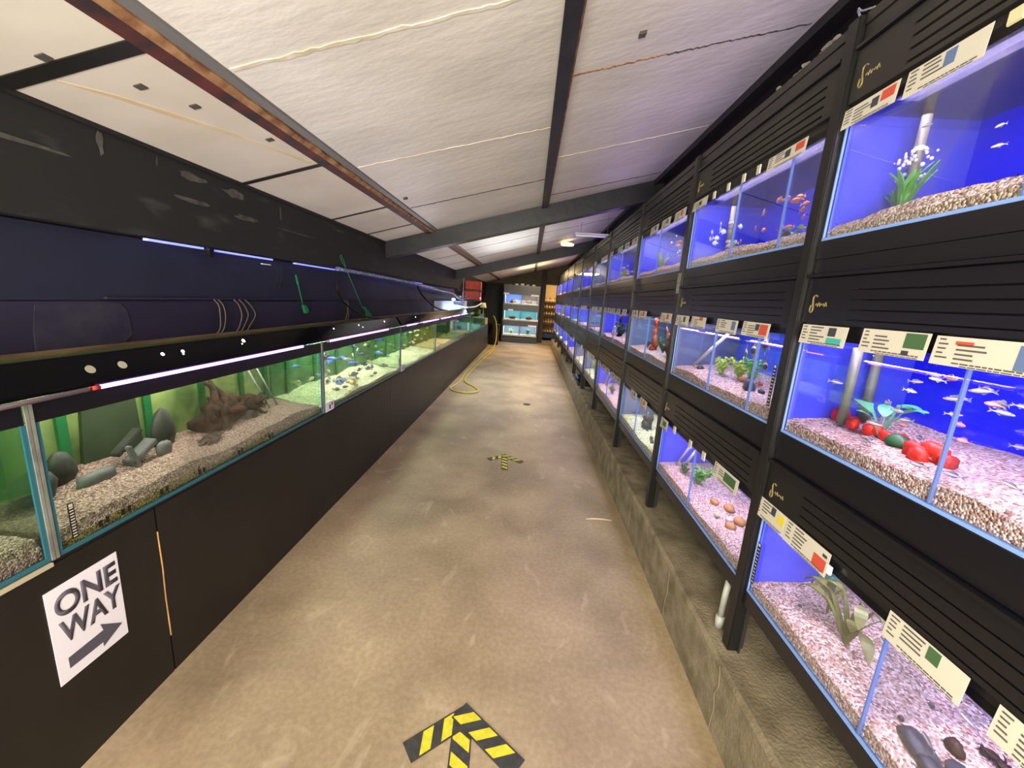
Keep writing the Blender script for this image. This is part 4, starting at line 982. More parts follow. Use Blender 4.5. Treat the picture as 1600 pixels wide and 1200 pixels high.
for k in range(4): pebble('dark_rock', (.90 + .02 * (k % 2), 2.50 + .08 * k, GZ(0, .9) + .006), (.012, .018, .014), M_darkstone, ['nearest', 'second', 'third', 'farthest'][k] + ' of the four small dark rocks on the pale yellow gravel', 'rock', k + 60, rough=.25)
# fourth bay
tower(.95, 4.3, 1, 'dark ornament tower in the fourth middle aquarium', M_wooddk, .22)
tower(.93, 4.45, 1, 'cream ornament block in the fourth middle aquarium', M_palestone, .10)
plant((.95, 4.18, GZ(1, .95)), 'bush', .15, M_leafdk, 'tall dark plant in the fourth middle aquarium', 43)
plant((.92, 3.62, GZ(1, .92)), 'blade', .13, M_leafyel, 'yellow-green spiky plant in the fourth middle aquarium', 44)
plant((.92, 4.15, GZ(0, .92)), 'bush', .09, M_leafdk, 'small dark plants in the fourth bottom aquarium', 45)
plant((.92, 4.25, GZ(2, .92)), 'bush', .08, M_leafyel, 'yellow-green plant at the far end of the fourth top aquarium', 46)
R = random.Random(51)
for k in range(14): fish(F_pink, 'pink_fish', (R.uniform(.88, 1.0), R.uniform(3.55, 4.5), R.uniform(1.80, 1.9)), R.uniform(0, 6), 'pinkish fish near the gravel of the fourth top aquarium', 'pinkish fish in the fourth top aquarium', 1.1)
# further bays: one plant and one rock each
for i in range(4, 9):
    for t in range(3):
        yc = YB[i] + (YB[i + 1] - YB[i]) * R.uniform(.3, .7)
        plant((.94, yc, GZ(t, .94)), R.choice(('blade', 'bush')), R.uniform(.09, .16), R.choice((M_leaf, M_leafdk, M_leafyel)), 'plant in the %s-tier aquarium of the %s rack bay' % (TIER[t], NTH[i]), 100 + i * 3 + t)
        if R.random() < .7:
            pebble('dark_rock', (.93, yc - .25, GZ(t, .93) + .02), (.03, .05, .04), R.choice((M_wooddk, M_darkstone, M_orange)), 'rock in the %s-tier aquarium of the %s rack bay' % (TIER[t], NTH[i]), 'rock', i * 3 + t, rough=.25)

# bits around the racks
b = MB().tube([(.842, 1.405, .281), (.842, 1.405, .33)], .017, 12); b.tube([(.842, 1.405, .33), (.845, 1.405, .44), (.85, 1.408, .484)], .012, 12)
tag(b.build('drain_pipe', M_pvc, smooth=True), 'short grey-white plastic pipe standing on the kerb beside the first post', 'pipe')
T = thing('plastic_crate', (.86, 6.35, .281), 'black crate with a blue bottle pushed under the racks on the kerb', 'crate')
MB().box(.80, 1.05, 6.0, 6.75, .281, .33).build('body', M_band, T, bevel=.01)
MB().tube([(.83, 6.2, .355), (.83, 6.5, .355)], .024, 10).build('bottle', M_bluebox, T, smooth=True)
def tape_patch(y, z0, z1, x, label):
    tag(MB().box(x - .002, x, y - .022, y + .022, z0, z1).build('foil_tape', mat('silver_foil_tape', 'a8a69a', .3, metal=.6, col2='77756c', scale=60, bump=.8), bevel=.0006), label, 'tape', 'foil tape on the rack posts')
tape_patch(2.362, 1.595, 1.705, .8195, 'silver foil tape wrapped on the post between second and third rack bays')
tape_patch(5.83, 1.60, 1.74, .8195, 'silver foil tape on the post at the far end of the fifth rack bay')
tape_patch(7.1, 1.60, 1.74, .8195, 'silver foil tape on the post at the far end of the sixth rack bay')
# rubble and wires lying on top of the hoods
b = MB(); R = random.Random(61)
for k in range(40):
    y = R.uniform(1.25, 1.75); b.blob((R.uniform(.845, .90), y, 2.322), (.010, .016, .008), .3, k, 8)
tag(b.build('insulation_rubble', mat('grey_fluff', '77726a', .95)), 'crumbs of grey insulation lying along the top of the racks', 'rubble', kind='stuff')
b = MB().tube(curve_pts([(.86, 1.30, 2.33), (.88, 1.38, 2.37), (.92, 1.46, 2.42), (.98, 1.50, 2.36), (.93, 1.62, 2.33)]), .003, 5)
tag(b.build('loose_cable', M_clear), 'thin loose wire curling above the first rack post', 'cable')

# ------------------------------------------------------------------ left aquariums
LB = -1.62
YT = [-.55, .940, 2.430, 3.975, 5.50, 7.0, 8.72]
def big_tank(i, backm, gm, label, zt=1.162, hood=True, hf=.052, hb=.05):
    y0, y1 = YT[i] + .004, YT[i + 1] - .004; zb = .704
    T = thing('display_aquarium', (CX - .17, (y0 + y1) / 2, zb), label, 'aquarium', 'display aquariums on the left counter')
    MB().box(CX - .010, CX, y0, y1, zb, zt).build('front_glass', M_glassg, T)
    MB().box(LB - .01, LB, y0, y1, zb, zt).build('back_panel', backm, T)
    MB().box(LB, CX - .0105, y0, y0 + .010, zb, zt).build('side_glass', M_glassg, T)
    MB().box(LB, CX - .0105, y1 - .010, y1, zb, zt).build('side_glass', M_glassg, T)
    MB().box(LB, CX - .0105, y0 + .010, y1 - .010, zb, zb + .008).build('base_glass', M_silteal, T)
    b = MB().box(CX - .004, CX + .0015, y0, y1, zb, zb + .012)
    for a in (y0, y1 - .016): b.box(CX - .004, CX + .0012, a, a + .016, zb, 1.10)
    b.build('silicone_edge', M_silteal, T)
    for a in (y0 - .003, y1 - .005): MB().box(CX + .0015, CX + .004, a, a + .008, zb, zt).build('corner_bead', M_silgrey, T)
    if hood: MB().box(CX, CX + .0012, y0 + .008, y1 - .008, 1.10, zt - .002).build('black_band', M_band, T)
    MB().box(LB + .001, CX - .011, y0 + .011, y1 - .011, .76, 1.135).build('water', M_waterg, T)
    o = gravel_mesh(CX - .0125, LB + .001, y0 + .012, y1 - .012, zb + .0085, hf, hb, 70 + i, ny=60, nx=14, rough=.008).build('gravel_bed', gm)
    tag(o, '%s gravel covering the floor of the %s left aquarium' % (gm.name.split('_')[0], ['nearest', 'second', 'third', 'fourth', 'fifth', 'sixth'][i]), 'gravel', 'gravel beds in the left aquariums', 'stuff')
    return T
t0 = big_tank(0, M_galgback2, M_gleft, 'bare green-lit display aquarium at the left edge, nearest the camera')
t1 = big_tank(1, M_galgback, M_gleft, 'long green display aquarium with driftwood and slates on brown gravel', hf=.058, hb=.075)
t2 = big_tank(2, M_galgback2, M_gwhite, 'display aquarium crowded with blue and yellow fish over cream gravel', hf=.03, hb=.07)
t3 = big_tank(3, M_galgback2, M_gwhite, 'fourth display aquarium with many small pale fish and one red fish', hf=.03, hb=.06)
t4 = big_tank(4, mat('brown_green_back', '4a5a2c', .7, col2='7a6a34', scale=5), M_gtan, 'fifth display aquarium with brown sand and a yellow-green back')
t5 = big_tank(5, mat('dark_green_back', '1c3a24', .7), M_gtan, 'sixth display aquarium, dark and nearly empty')
# algae-covered front layer of the second tank, uprights, covers
def alg(y0, y1):
    b = MB(); n = 60; v = []; f = []; R = random.Random(4)
    for i in range(n + 1):
        y = y0 + (y1 - y0) * i / n; h = .030 + .006 * math.sin(y * 11) + R.uniform(-.003, .003)
        for x, z in ((CX - .0125, .7125), (CX - .0108, .7125), (CX - .0108, .7125 + h), (CX - .0125, .7125 + h)): v.append((x, y, z))
    for i in range(n):
        for q in range(4): f.append((i * 4 + q, i * 4 + (q + 1) % 4, i * 4 + 4 + (q + 1) % 4, i * 4 + 4 + q))
    return b.add(v, f)
alg(.96, 2.41).build('algae_gravel_edge', M_galgae, t1)
alg(2.45, 3.95).build('algae_gravel_edge', M_galgae, t2)
for y in (1.08, 1.27, 1.59, 1.88, 2.16, 2.37):
    MB().box(LB + .001, LB + .012, y - .016, y + .016, .72, 1.13).build('green_upright', M_gpost, t1)
MB().prism([(1.31, .74), (1.55, .74), (1.53, 1.13), (1.345, 1.13)], 'x', LB + .001, LB + .014).build('dark_back_cover', M_dkgreen, t1)
for y in (2.6, 2.95, 3.3, 3.65): MB().box(LB + .001, LB + .012, y - .016, y + .016, .72, 1.13).build('green_upright', M_gpost, t2)
for y in (4.2, 4.5, 4.8, 5.1, 5.35): MB().box(LB + .001, LB + .012, y - .02, y + .02, .72, 1.13).build('green_upright', M_gpost, t3)
for y in (1.02 + .04, 1.13, 1.27, 1.44, 1.66, 1.88):
    b = MB().box(CX - .0005, CX + .002, y, y + .010, .728, .748); b.box(CX - .0005, CX + .002, y + .022, y + .031, .731, .750)
    b.build('black_clip', M_band, t1)
thermometer(.995, .735, .845, CX + .0022, 'black thermometer strip at the left end of the long green aquarium').rotation_euler = (0, 0, 0)
for o in bpy.data.objects:   # markings of the left strip face the aisle
    if o.parent and o.parent.get('label', '').endswith('long green aquarium') and o.name.startswith('markings'): o.location.x = .0016
# driftwood, slates, stones in the long green aquarium
driftwood((LB + .12, 1.88, .775), (.16, .28, .27), M_wooddk, 'big dark driftwood stump in the long green aquarium', 71, n=9)
driftwood((LB + .12, 2.06, .775), (.13, .20, .18), M_wooddk, 'dark mossy driftwood right of the big stump', 72, n=6)
driftwood((LB + .18, 1.72, .765), (.07, .22, .04), M_wooddk, 'low root reaching left from the driftwood stump', 73, n=4)
pebble('grey_slate', (LB + .15, 1.235, .795), (.03, .06, .028), M_paleslate, 'pale flat slate lying on the gravel at the left', 'stone', 1, rough=.2)
pebble('grey_slate', (LB + .10, 1.09, .82), (.045, .06, .06), M_slate, 'rounded dark boulder in the left corner of the long green aquarium', 'stone', 2, rough=.12)
pebble('grey_slate', (LB + .07, 1.20, .83), (.03, .04, .065), M_slate, 'second dark boulder beside the left corner one', 'stone', 3, rough=.12)
pebble('grey_slate', (LB + .07, 1.585, .84), (.03, .055, .095), M_slate, 'tall arched dark slate in the middle of the long green aquarium', 'stone', 4, rough=.10)
pebble('grey_slate', (LB + .16, 1.49, .805), (.014, .035, .038), M_paleslate, 'small pale upright slate in front of the arched one', 'stone', 5, rough=.12)
pebble('grey_slate', (LB + .16, 2.0, .80), (.014, .035, .030), M_paleslate, 'small pale slate at the foot of the driftwood', 'stone', 6, rough=.12)
def slab(p, q, w_, th, label):
    p = Vector(p); q = Vector(q); d = q - p; n_ = Vector((1, 0, 0)); s = d.cross(n_).normalized() * w_ * .5; t = n_ * th * .5
    b = MB().hexa([p - s - t, p - s + t, q - s - t, q - s + t, p + s - t, p + s + t, q + s - t, q + s + t])
    return tag(b  .build('slate_slab', M_slate if 'dark' in label else M_paleslate, bevel=.003), label, 'stone')
slab((LB + .17, 1.37, .775), (LB + .16, 1.345, .87), .016, .02, 'thin pale slab standing upright left of the ledge')
slab((LB + .15, 1.35, .80), (LB + .13, 1.47, .85), .022, .05, 'slanting pale slab resting against the upright one')
slab((LB + .12, 1.33, .835), (LB + .10, 1.45, .90), .018, .035, 'dark upper slab of the leaning slate pile')
fish(F_darkC, 'dark_fish', (LB + .2, .80, .79), .2, 'small dark fish low in the nearest left aquarium', sc=.5)
pebble('grey_slate', (LB + .12, .80, .77), (.05, .06, .04), M_slate, 'dark flat stone in the nearest left aquarium', 'stone', 21)
for q, (y0, y1) in enumerate(((2.22, 2.12), (2.29, 2.19))):
    tilted_tube((LB + .13, y0, .77), (LB + .07, y1, 1.04), ['left', 'right'][q] + ' clear lift tube at the right end of the long green aquarium', .005, M_clear)
# fish in the third tank
R = random.Random(81)
GC = 'fish crowding the third left aquarium'
kinds = [(F_blueC, 'blue'), (F_darkC, 'dark striped'), (F_paleC, 'pale grey')]
for k in range(52):
    me, n_ = kinds[k % 3]; z = .79 + .29 * (R.random() ** 1.6)
    fish(me, n_.split()[0] + '_cichlid', (R.uniform(CX - .30, CX - .05), R.uniform(2.52, 3.88), z), R.uniform(0, 6.28), '%s cichlid among the crowd in the third left aquarium' % n_, GC + ', ' + n_, R.uniform(.65, .95), R.uniform(-.3, .3))
for me, n_, loc, rz, l in ((F_orC, 'orange_cichlid', (CX - .08, 2.62, 1.03), 3.3, 'bright orange fish high at the left of the third left aquarium'), (F_yelC, 'yellow_cichlid', (CX - .08, 3.36, 1.06), .2, 'yellow fish near the surface of the third left aquarium'), (F_yelC, 'yellow_cichlid', (CX - .05, 3.00, .785), 3.1, 'yellow fish resting on the cream gravel'), (F_paleC, 'lilac_cichlid', (CX - .08, 2.78, 1.07), .1, 'large lilac fish under the black band of the third left aquarium')):
    fish(me, n_, loc, rz, l, sc=1.1)
for k in range(12):
    y = R.uniform(2.5, 3.8); pebble('river_pebble', (CX - R.uniform(.04, .2), y, .765), (.016, .022, .012), R.choice((M_darkstone, M_tanstone, M_palestone)), 'pebble scattered on the cream gravel of the third left aquarium', 'stone', k, group='pebbles in the third left aquarium')
R = random.Random(82)
for k in range(36):
    fish(F_paleC, 'pale_fish', (R.uniform(CX - .28, CX - .06), R.uniform(4.1, 5.4), R.uniform(.80, 1.08)), R.uniform(0, 6.28), 'small pale fish in the fourth left aquarium', 'small pale fish in the fourth left aquarium', R.uniform(.35, .6))
fish(F_redC, 'red_cichlid', (CX - .06, 4.12, .79), .3, 'plump red fish at the left of the fourth left aquarium', sc=1.0)
# small price tags stuck to the glass
for y, l in ((2.50, 'white price tag with blue print at the corner of the third left aquarium'), (4.03, 'white price tag at the corner of the fourth left aquarium')):
    T = thing('price_tag', (CX + .004, y, .705), l, 'price tag')
    MB().box(CX + .0045, CX + .006, y - .055, y + .055, .702, .765).build('card', M_white, T)
    MB().box(CX + .006, CX + .0065, y - .012, y + .012, .715, .745).build('print', CARDPIC[1], T)
    MB().box(CX + .006, CX + .0065, y + .02, y + .04, .735, .755).build('print', CARDPIC[0], T)
# internal light
for i, p, col in ((0, 6, (.85, 1, .80)), (1, 7.5, (1.0, .86, .84)), (2, 14, (.97, .98, .97)), (3, 12, (.97, 1, .92)), (4, 9, (1, .92, .6)), (5, 4, (.7, 1, .6))):
    area_light('aquarium_light', ((CX + LB) / 2, (YT[i] + YT[i + 1]) / 2, 1.148), (-.15, 0, -1), (YT[i + 1] - YT[i] - .2, .12), p, col)

# lids with clips, batten and violet tubes ------------------------------------
def lid(y0, y1, spots, label, zf=1.166, zbk=1.196):
    T = thing('aquarium_canopy', (CX - .2, (y0 + y1) / 2, zf), label, 'canopy', 'black canopies over the left aquariums')
    MB().prism([(CX + .004, zf), (CX + .004, zf + .010), (-1.325, 1.252), (-1.345, 1.252), (-1.345, zf + .006), (-1.32, zf + .006)], 'y', y0, y1).build('cover', M_lid, T, bevel=.002)
    MB().box(-1.66, -1.346, y0, y1, zf, zf + .006).build('glass_cover', mat('algae_cover_glass', '3c4630', .15), T)
    MB().prism([(-1.725, zbk - .006), (-1.685, zbk - .006), (-1.685, zbk + .010), (-1.725, zbk + .014)], 'y', y0, y1).build('back_batten', M_wood, T)
    MB().prism([(-1.682, zbk - .004), (-1.664, zbk - .004), (-1.664, zbk + .004), (-1.682, zbk + .004)], 'y', y0, y1).build('glass_strip', mat('algae_glass', '55603f', .3), T)
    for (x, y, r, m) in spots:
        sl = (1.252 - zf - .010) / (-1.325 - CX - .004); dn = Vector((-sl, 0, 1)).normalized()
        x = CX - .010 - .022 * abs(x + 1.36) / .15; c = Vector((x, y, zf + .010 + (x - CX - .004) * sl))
        MB().tube([c - dn * .001, c + dn * .002], r, 14).build('cap_or_glint', m, T)  # dull discs are caps, glowing ones imitate reflected lamps
    return T
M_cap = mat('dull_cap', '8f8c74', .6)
lid(-1.2, 2.428, [(-1.425, 1.12, .013, M_cap), (-1.42, 1.215, .013, M_cap), (-1.48, 1.37, .006, M_glint), (-1.478, 1.455, .006, M_glint), (-1.44, 1.45, .003, M_glint), (-1.51, 1.79, .008, M_glint), (-1.46, 1.77, .003, M_glint)], 'glossy black canopy over the two nearest left aquariums')
lid(2.432, 3.955, [(-1.5, 2.65, .005, M_glint), (-1.5, 3.05, .005, M_glint), (-1.42, 3.1, .004, M_glint), (-1.5, 3.6, .006, M_glint)], 'glossy black canopy over the aquarium crowded with blue fish')
T = lid(4.0, 8.25, [(-1.5, 4.6, .006, M_glint)], 'long black canopy over the fourth to sixth left aquariums')
def tube_light(y0, y1, label, m=M_tube, r=.0062, x=CX + .012, z=1.163, cap=False):
    T = thing('tube_light', (x, (y0 + y1) / 2, z), label, 'lamp', 'violet tube lights along the black lids')
    MB().tube([(x, y0, z), (x, y1, z)], r, 10).build('tube', m, T, smooth=True)
    MB().tube([(x, y0 - .02, z), (x, y0, z)], r * 1.1, 10).build('end_cap', M_redcap if cap else M_clear, T, smooth=True)
    return T
tube_light(1.11, 2.20, 'glowing violet tube along the front of the nearest black lid', cap=True)
tube_light(2.50, 3.58, 'glowing violet tube above the crowded aquarium')
for q, (a, c) in enumerate(((4.12, 4.5), (4.75, 5.6), (5.75, 6.5), (6.6, 7.3), (7.45, 8.15))):
    tube_light(a, c, 'short violet tube on the far black lid, %s from the camera end' % ['first', 'second', 'third', 'fourth', 'fifth'][q])
for yy in (1.65, 3.04, 4.9, 6.3, 7.7):
    area_light('added_tube_uplight', (CX + .035, yy, 1.18), (.40, 0, 1), (1.1, .02), 2.4, (.97, .92, 1.0))  # added uplight beside the tubes to brighten the left ceiling
tag(MB().tube([(CX + .012, .2, 1.158), (CX + .012, .7, 1.157), (CX + .012, 1.08, 1.163)], .007, 8).build('clear_pipe', mat('pinkish_tube', 'a08f98', .25), smooth=True), 'unlit pinkish clear tube leading to the nearest violet tube', 'tube')
# strip lights under the wall plate
for q, (y0, y1, s) in enumerate(((1.80, 2.11, M_tubew), (2.16, 2.68, M_tubew), (2.95, 3.55, M_tubew), (4.1, 6.4, M_tubew))):
    z = 1.655 if y0 > 1.8 else 1.657
    T = thing('strip_light', (-1.735, (y0 + y1) / 2, z), 'blue strip light under the wall plate, %s along the wall' % ['first', 'second', 'third', 'fourth and longest'][q], 'lamp', 'blue strip lights under the wall plate')
    MB().box(-1.748, -1.722, y0, y1, z - .008, z + .002).build('diffuser', s, T)
    MB().box(-1.752, -1.718, y0 - .02, y1 + .02, z + .002, z + .010).build('housing', M_band, T)
area_light('wall_strip_light', (-1.72, 3.2, 1.655), (.15, 0, -1), (3.2, .02), .3, (.35, .35, 1))
area_light('wall_strip_light', (-1.72, 6.0, 1.65), (.2, 0, -1), (3, .02), 1.2, (.5, .35, 1))
b = MB().tube(curve_pts([(-1.69, 3.5, 1.66), (-1.68, 4.6, 1.65), (-1.68, 5.6, 1.635), (-1.67, 6.6, 1.60), (-1.66, 7.6, 1.57), (-1.65, 8.6, 1.54), (-1.62, 9.1, 1.44), (-1.55, 9.6, 1.44), (-1.5, 9.9, 1.5)]), .018, 8)
tag(b.build('clear_duct', mat('crumpled_clear_sleeve', '6f76a8', .15, col2='b7bde0', scale=30, lo=.5, hi=.7, bump=.8, bscale=60), smooth=True), 'crumpled clear sleeve hanging along the wall plate towards the far end', 'hose')
# nets
def net(p0, p1, p2, sc, label, bag=M_net):
    T = thing('aquarium_net', p2, label, 'net', 'green nets hanging on the left wall'); p0, p1, p2 = Vector(p0), Vector(p1), Vector(p2)
    d = (p1 - p0).normalized(); s = Vector((0, 1, 0)).cross(d); s = Vector((0, d.z, -d.y)).normalized()
    P = [p1, p0.lerp(p1, .25) + s * .004, p0 + d * .06 + s * .010 * sc, p0 + s * .006 * sc, p0 - d * .004, p0 - s * .006 * sc, p0 + d * .06 - s * .010 * sc, p0.lerp(p1, .25) - s * .004, p1]
    MB().tube(curve_pts(P, 5), .0025, 6).build('handle', M_netwire, T, smooth=True)
    w_ = .045 * sc; e = (p2 - p1)
    pts = [(p1.y - w_ * .3, p1.z + .0), (p1.y + w_ * .8, p1.z - .0), (p2.y + w_, p2.z + e.length * .35), (p2.y + w_ * .6, p2.z), (p2.y - w_ * .5, p2.z + .003), (p2.y - w_ * .9, p2.z + e.length * .5)]
    MB().prism(pts, 'x', p1.x - .008, p1.x + .010).build('mesh_bag', bag, T, bevel=.004)
    return T
net((-1.715, 2.925, 1.565), (-1.715, 3.0, 1.355), (-1.715, 3.035, 1.29), .8, 'small green net hanging beside the cords on the purple wall', M_netwire)
net((-1.70, 3.60, 1.775), (-1.69, 4.02, 1.33), (-1.69, 4.18, 1.165), 1.6, 'larger dark green net with a long wire handle above the lids')
# cords
for q, (y, dy) in enumerate(((2.16, .0), (2.19, .01), (2.31, .02), (2.35, .035), (2.40, .05), (3.72, .02), (3.77, -.02))):
    b = MB().tube(curve_pts([(-1.732, y, 1.392), (-1.722, y + .018 + dy * .3, 1.36), (-1.72, y + .02 + dy, 1.30), (-1.72, y + .012, 1.235), (-1.72, y - .02 + dy * .1, 1.205)]), .0028, 6)
    tag(b.build('hanging_cord', M_cord, smooth=True), ['tan cord farthest left on the purple panel', 'tan cord close beside the leftmost one', 'first of the three bowed tan cords', 'middle of the three bowed tan cords', 'most bowed tan cord, right of the three', 'tan cord left of the larger net', 'tan cord touching the larger net'][q], 'cord', 'tan cords on the left wall')
for q, P in enumerate(([(-1.70, 3.55, 1.66), (-1.68, 3.48, 1.50), (-1.66, 3.60, 1.36), (-1.62, 3.90, 1.25), (-1.58, 4.35, 1.20), (-1.5, 4.7, 1.19)], [(-1.69, 6.0, 1.62), (-1.66, 6.1, 1.50), (-1.62, 6.5, 1.36), (-1.60, 7.0, 1.26), (-1.55, 7.7, 1.20)])):
    tag(MB().tube(curve_pts(P), .009 + .006 * q, 8).build('black_air_hose', M_cable, smooth=True), ['black hose drooping beside the larger green net', 'thicker black hose drooping onto the far lid'][q], 'hose')
b = MB()
for y in (2.66, 2.71): b.tube(curve_pts([(-1.70, y, 1.63), (-1.695, y + .015, 1.60), (-1.70, y + .01, 1.53), (-1.70, y, 1.49)]), .0018, 5); b.box(-1.706, -1.694, y - .008, y + .008, 1.47, 1.49)
tag(b.build('dangling_plugs', M_cable), 'pair of thin dark wires with small plugs dangling from the wall plate', 'wire')
tag(MB().box(-1.70, -1.685, 2.52, 2.60, 1.612, 1.617).build('white_scrap', M_white), 'small white scrap of tape under the wall plate', 'tape')
tag(MB().box(-1.73, -1.70, 2.12, 2.15, 1.615, 1.665).build('bracket', M_band), 'black bracket between the first two blue strip lights', 'bracket')

# ------------------------------------------------------------------ far left corner
T = thing('small_glass_tank', (CX - .2, 10.2, .704), 'open teal-lit glass tank at the far end of the left counter', 'aquarium')
tl = mat('teal_lit_liner', '4fb3a8', .5, col2='8fc83c', scale=2.5)
y0, y1 = 8.9, 11.7
MB().box(CX - .012, CX, y0, y1, .704, 1.07).build('front_glass', glass('teal_glass', (.75, .95, .9), .5), T)
MB().box(LB - .02, LB - .01, y0, y1, .704, 1.07).build('back_panel', tl, T)
MB().box(LB - .01, CX - .013, y0, y0 + .01, .704, 1.07).build('side_glass', M_glassg, T)
MB().box(LB - .01, CX - .013, y1 - .01, y1, .704, 1.07).build('side_glass', M_glassg, T)
MB().box(LB - .01, CX - .013, y0 + .01, y1 - .01, .704, .72).build('base', tl, T)
MB().box(CX - .014, CX + .003, y0, y1, .704, .735).build('rim', M_silteal, T)
MB().box(LB - .01, CX - .014, y0 + .01, y1 - .01, 1.03, 1.034).build('water_surface', glass('teal_surface', (.8, .95, .95), .9, .05), T)
area_light('tank_glow', (-1.45, 10.3, 1.5), (0, 0, -1), (1.8, .2), 16, (.65, .92, 1.0))
area_light('sheet_glow', (-1.55, 9.0, 1.22), (-.9, 0, .35), (2.2, .05), 4.5, (.5, .65, 1.0))
tag(MB().box(-1.745, -1.72, 7.3, 10.9, 1.19, 1.385).build('polystyrene_sheet', M_poly), 'blue-lit white polystyrene sheet against the far left wall', 'sheet')
tag(MB().blob((-1.70, 8.9, 1.42), (.05, .09, .035), .05, 3).build('white_float', mat('white_globe', 'f4f4f0', .4, emit=(1, 1, 1), estr=.5), smooth=True), 'round white globe on top of the polystyrene sheet', 'lamp')
b = MB().box(-1.75, -1.30, 11.75, 12.5, .704, .90)
tag(b.build('cream_box', mat('cream_box', '9a927c', .7), bevel=.01), 'low cream box on the far end of the left counter', 'box')
lamp = thing('table_lamp', (-1.40, 12.0, .90), 'small table lamp with a cream shade on the far left counter', 'lamp')
MB().lathe([(.055, 0), (.055, .02), (.015, .04), (.012, .33), (.001, .33)], (-1.40, 12.0, .90), 14).build('stem', mat('lamp_stem', '8a8068', .5), lamp, smooth=True)
MB().lathe([(.100, .31), (.062, .45), (.058, .45), (.096, .31)], (-1.40, 12.0, .90), 18).build('lamp_shade', M_shade, lamp, smooth=True)
plant((-1.53, 11.9, .90), 'bush', .26, M_leafyel, 'yellow-green potted cutting beside the table lamp', 201, 'potted_cutting')
b = MB().tube(curve_pts([(-1.66, 9.0, 1.30), (-1.60, 10.0, 1.24), (-1.52, 11.0, 1.24), (-1.46, 11.6, 1.30), (-1.44, 11.9, 1.34)]), .02, 8)
tag(b.build('cloth_strap', M_poly, smooth=True), 'white sagging strap between the polystyrene sheet and the lamp', 'strap')
# crates on wall shelf
sh = thing('wall_shelf', (-1.55, 10.3, 1.40), 'grey wall shelf with a white upright holding two orange crates', 'shelf')
MB().box(-1.777, -1.27, 10.15, 10.55, 1.405, 1.425).build('board', M_band, sh); MB().box(-1.777, -1.27, 10.15, 10.55, 1.655, 1.675).build('board', M_band, sh)
MB().tube([(-1.70, 10.12, .95), (-1.70, 10.12, 2.03)], .014, 8).build('upright', M_whiteplast, sh)
MB().tube([(-1.29, 10.12, 1.40), (-1.29, 10.12, 1.70)], .010, 8).build('upright', M_band, sh)
for q, z in enumerate((1.676, 1.426)):
    T = thing('orange_crate', (-1.48, 10.3, z), ['upper', 'lower'][q] + ' orange plastic crate on the far left wall shelf', 'crate', 'orange crates on the wall shelf')
    x0, x1, ya, yb = -1.67, -1.285, 10.17, 10.50; h = .205
    b = MB().box(x0, x1, ya, ya + .008, z, z + h); b.box(x0, x1, yb - .008, yb, z, z + h); b.box(x0, x0 + .008, ya, yb, z, z + h); b.box(x1 - .008, x1, ya, yb, z, z + h); b.box(x0, x1, ya, yb, z, z + .008)
    b.build('body', M_crate, T)
    b = MB().box(x0 - .008, x1 + .008, ya - .010, ya, z + h - .03, z + h - .012); b.box(x0 - .008, x1 + .008, ya - .008, ya, z + .09, z + .10); b.build('rim', M_crate, T)
b = MB().tube(curve_pts([(-1.72, 9.6, 2.0), (-1.70, 9.9, 1.98), (-1.66, 10.1, 1.96), (-1.60, 10.6, 2.1), (-1.5, 10.8, 2.13)]), .009, 6)
tag(b.build('ceiling_conduit', M_clear, smooth=True), 'pale conduit bending up to the ceiling above the orange crates', 'conduit')
# bin and dark curtain
T = thing('black_bin', (-1.08, 13.3, 0), 'black plastic bin standing past the end of the left counter', 'bin')
MB().lathe([(.17, 0), (.21, .62), (.215, .64), (.20, .64), (.16, .02)], (-1.17, 13.3, 0), 20).build('body', M_band, T, smooth=True)
MB().lathe([(.22, .64), (.21, .68), (.001, .70)], (-1.17, 13.3, 0), 20).build('lid', M_band, T, smooth=True)
b = MB(); n = 90; v = []; f = []
for i in range(n + 1):
    x = -1.77 + .78 * i / n; y = 14.9 + .02 * math.sin(i * .9)
    for a, z in ((y, .02), (y, 2.05), (y + .006, 2.05), (y + .006, .02)): v.append((x, a, z))
for i in range(n):
    for q in range(4): f.append((i * 4 + q, i * 4 + (q + 1) % 4, i * 4 + 4 + (q + 1) % 4, i * 4 + 4 + q))
tag(b.add(v, f).build('dark_curtain', M_curtain), 'dark grey curtain hanging left of the end cabinet', 'curtain')

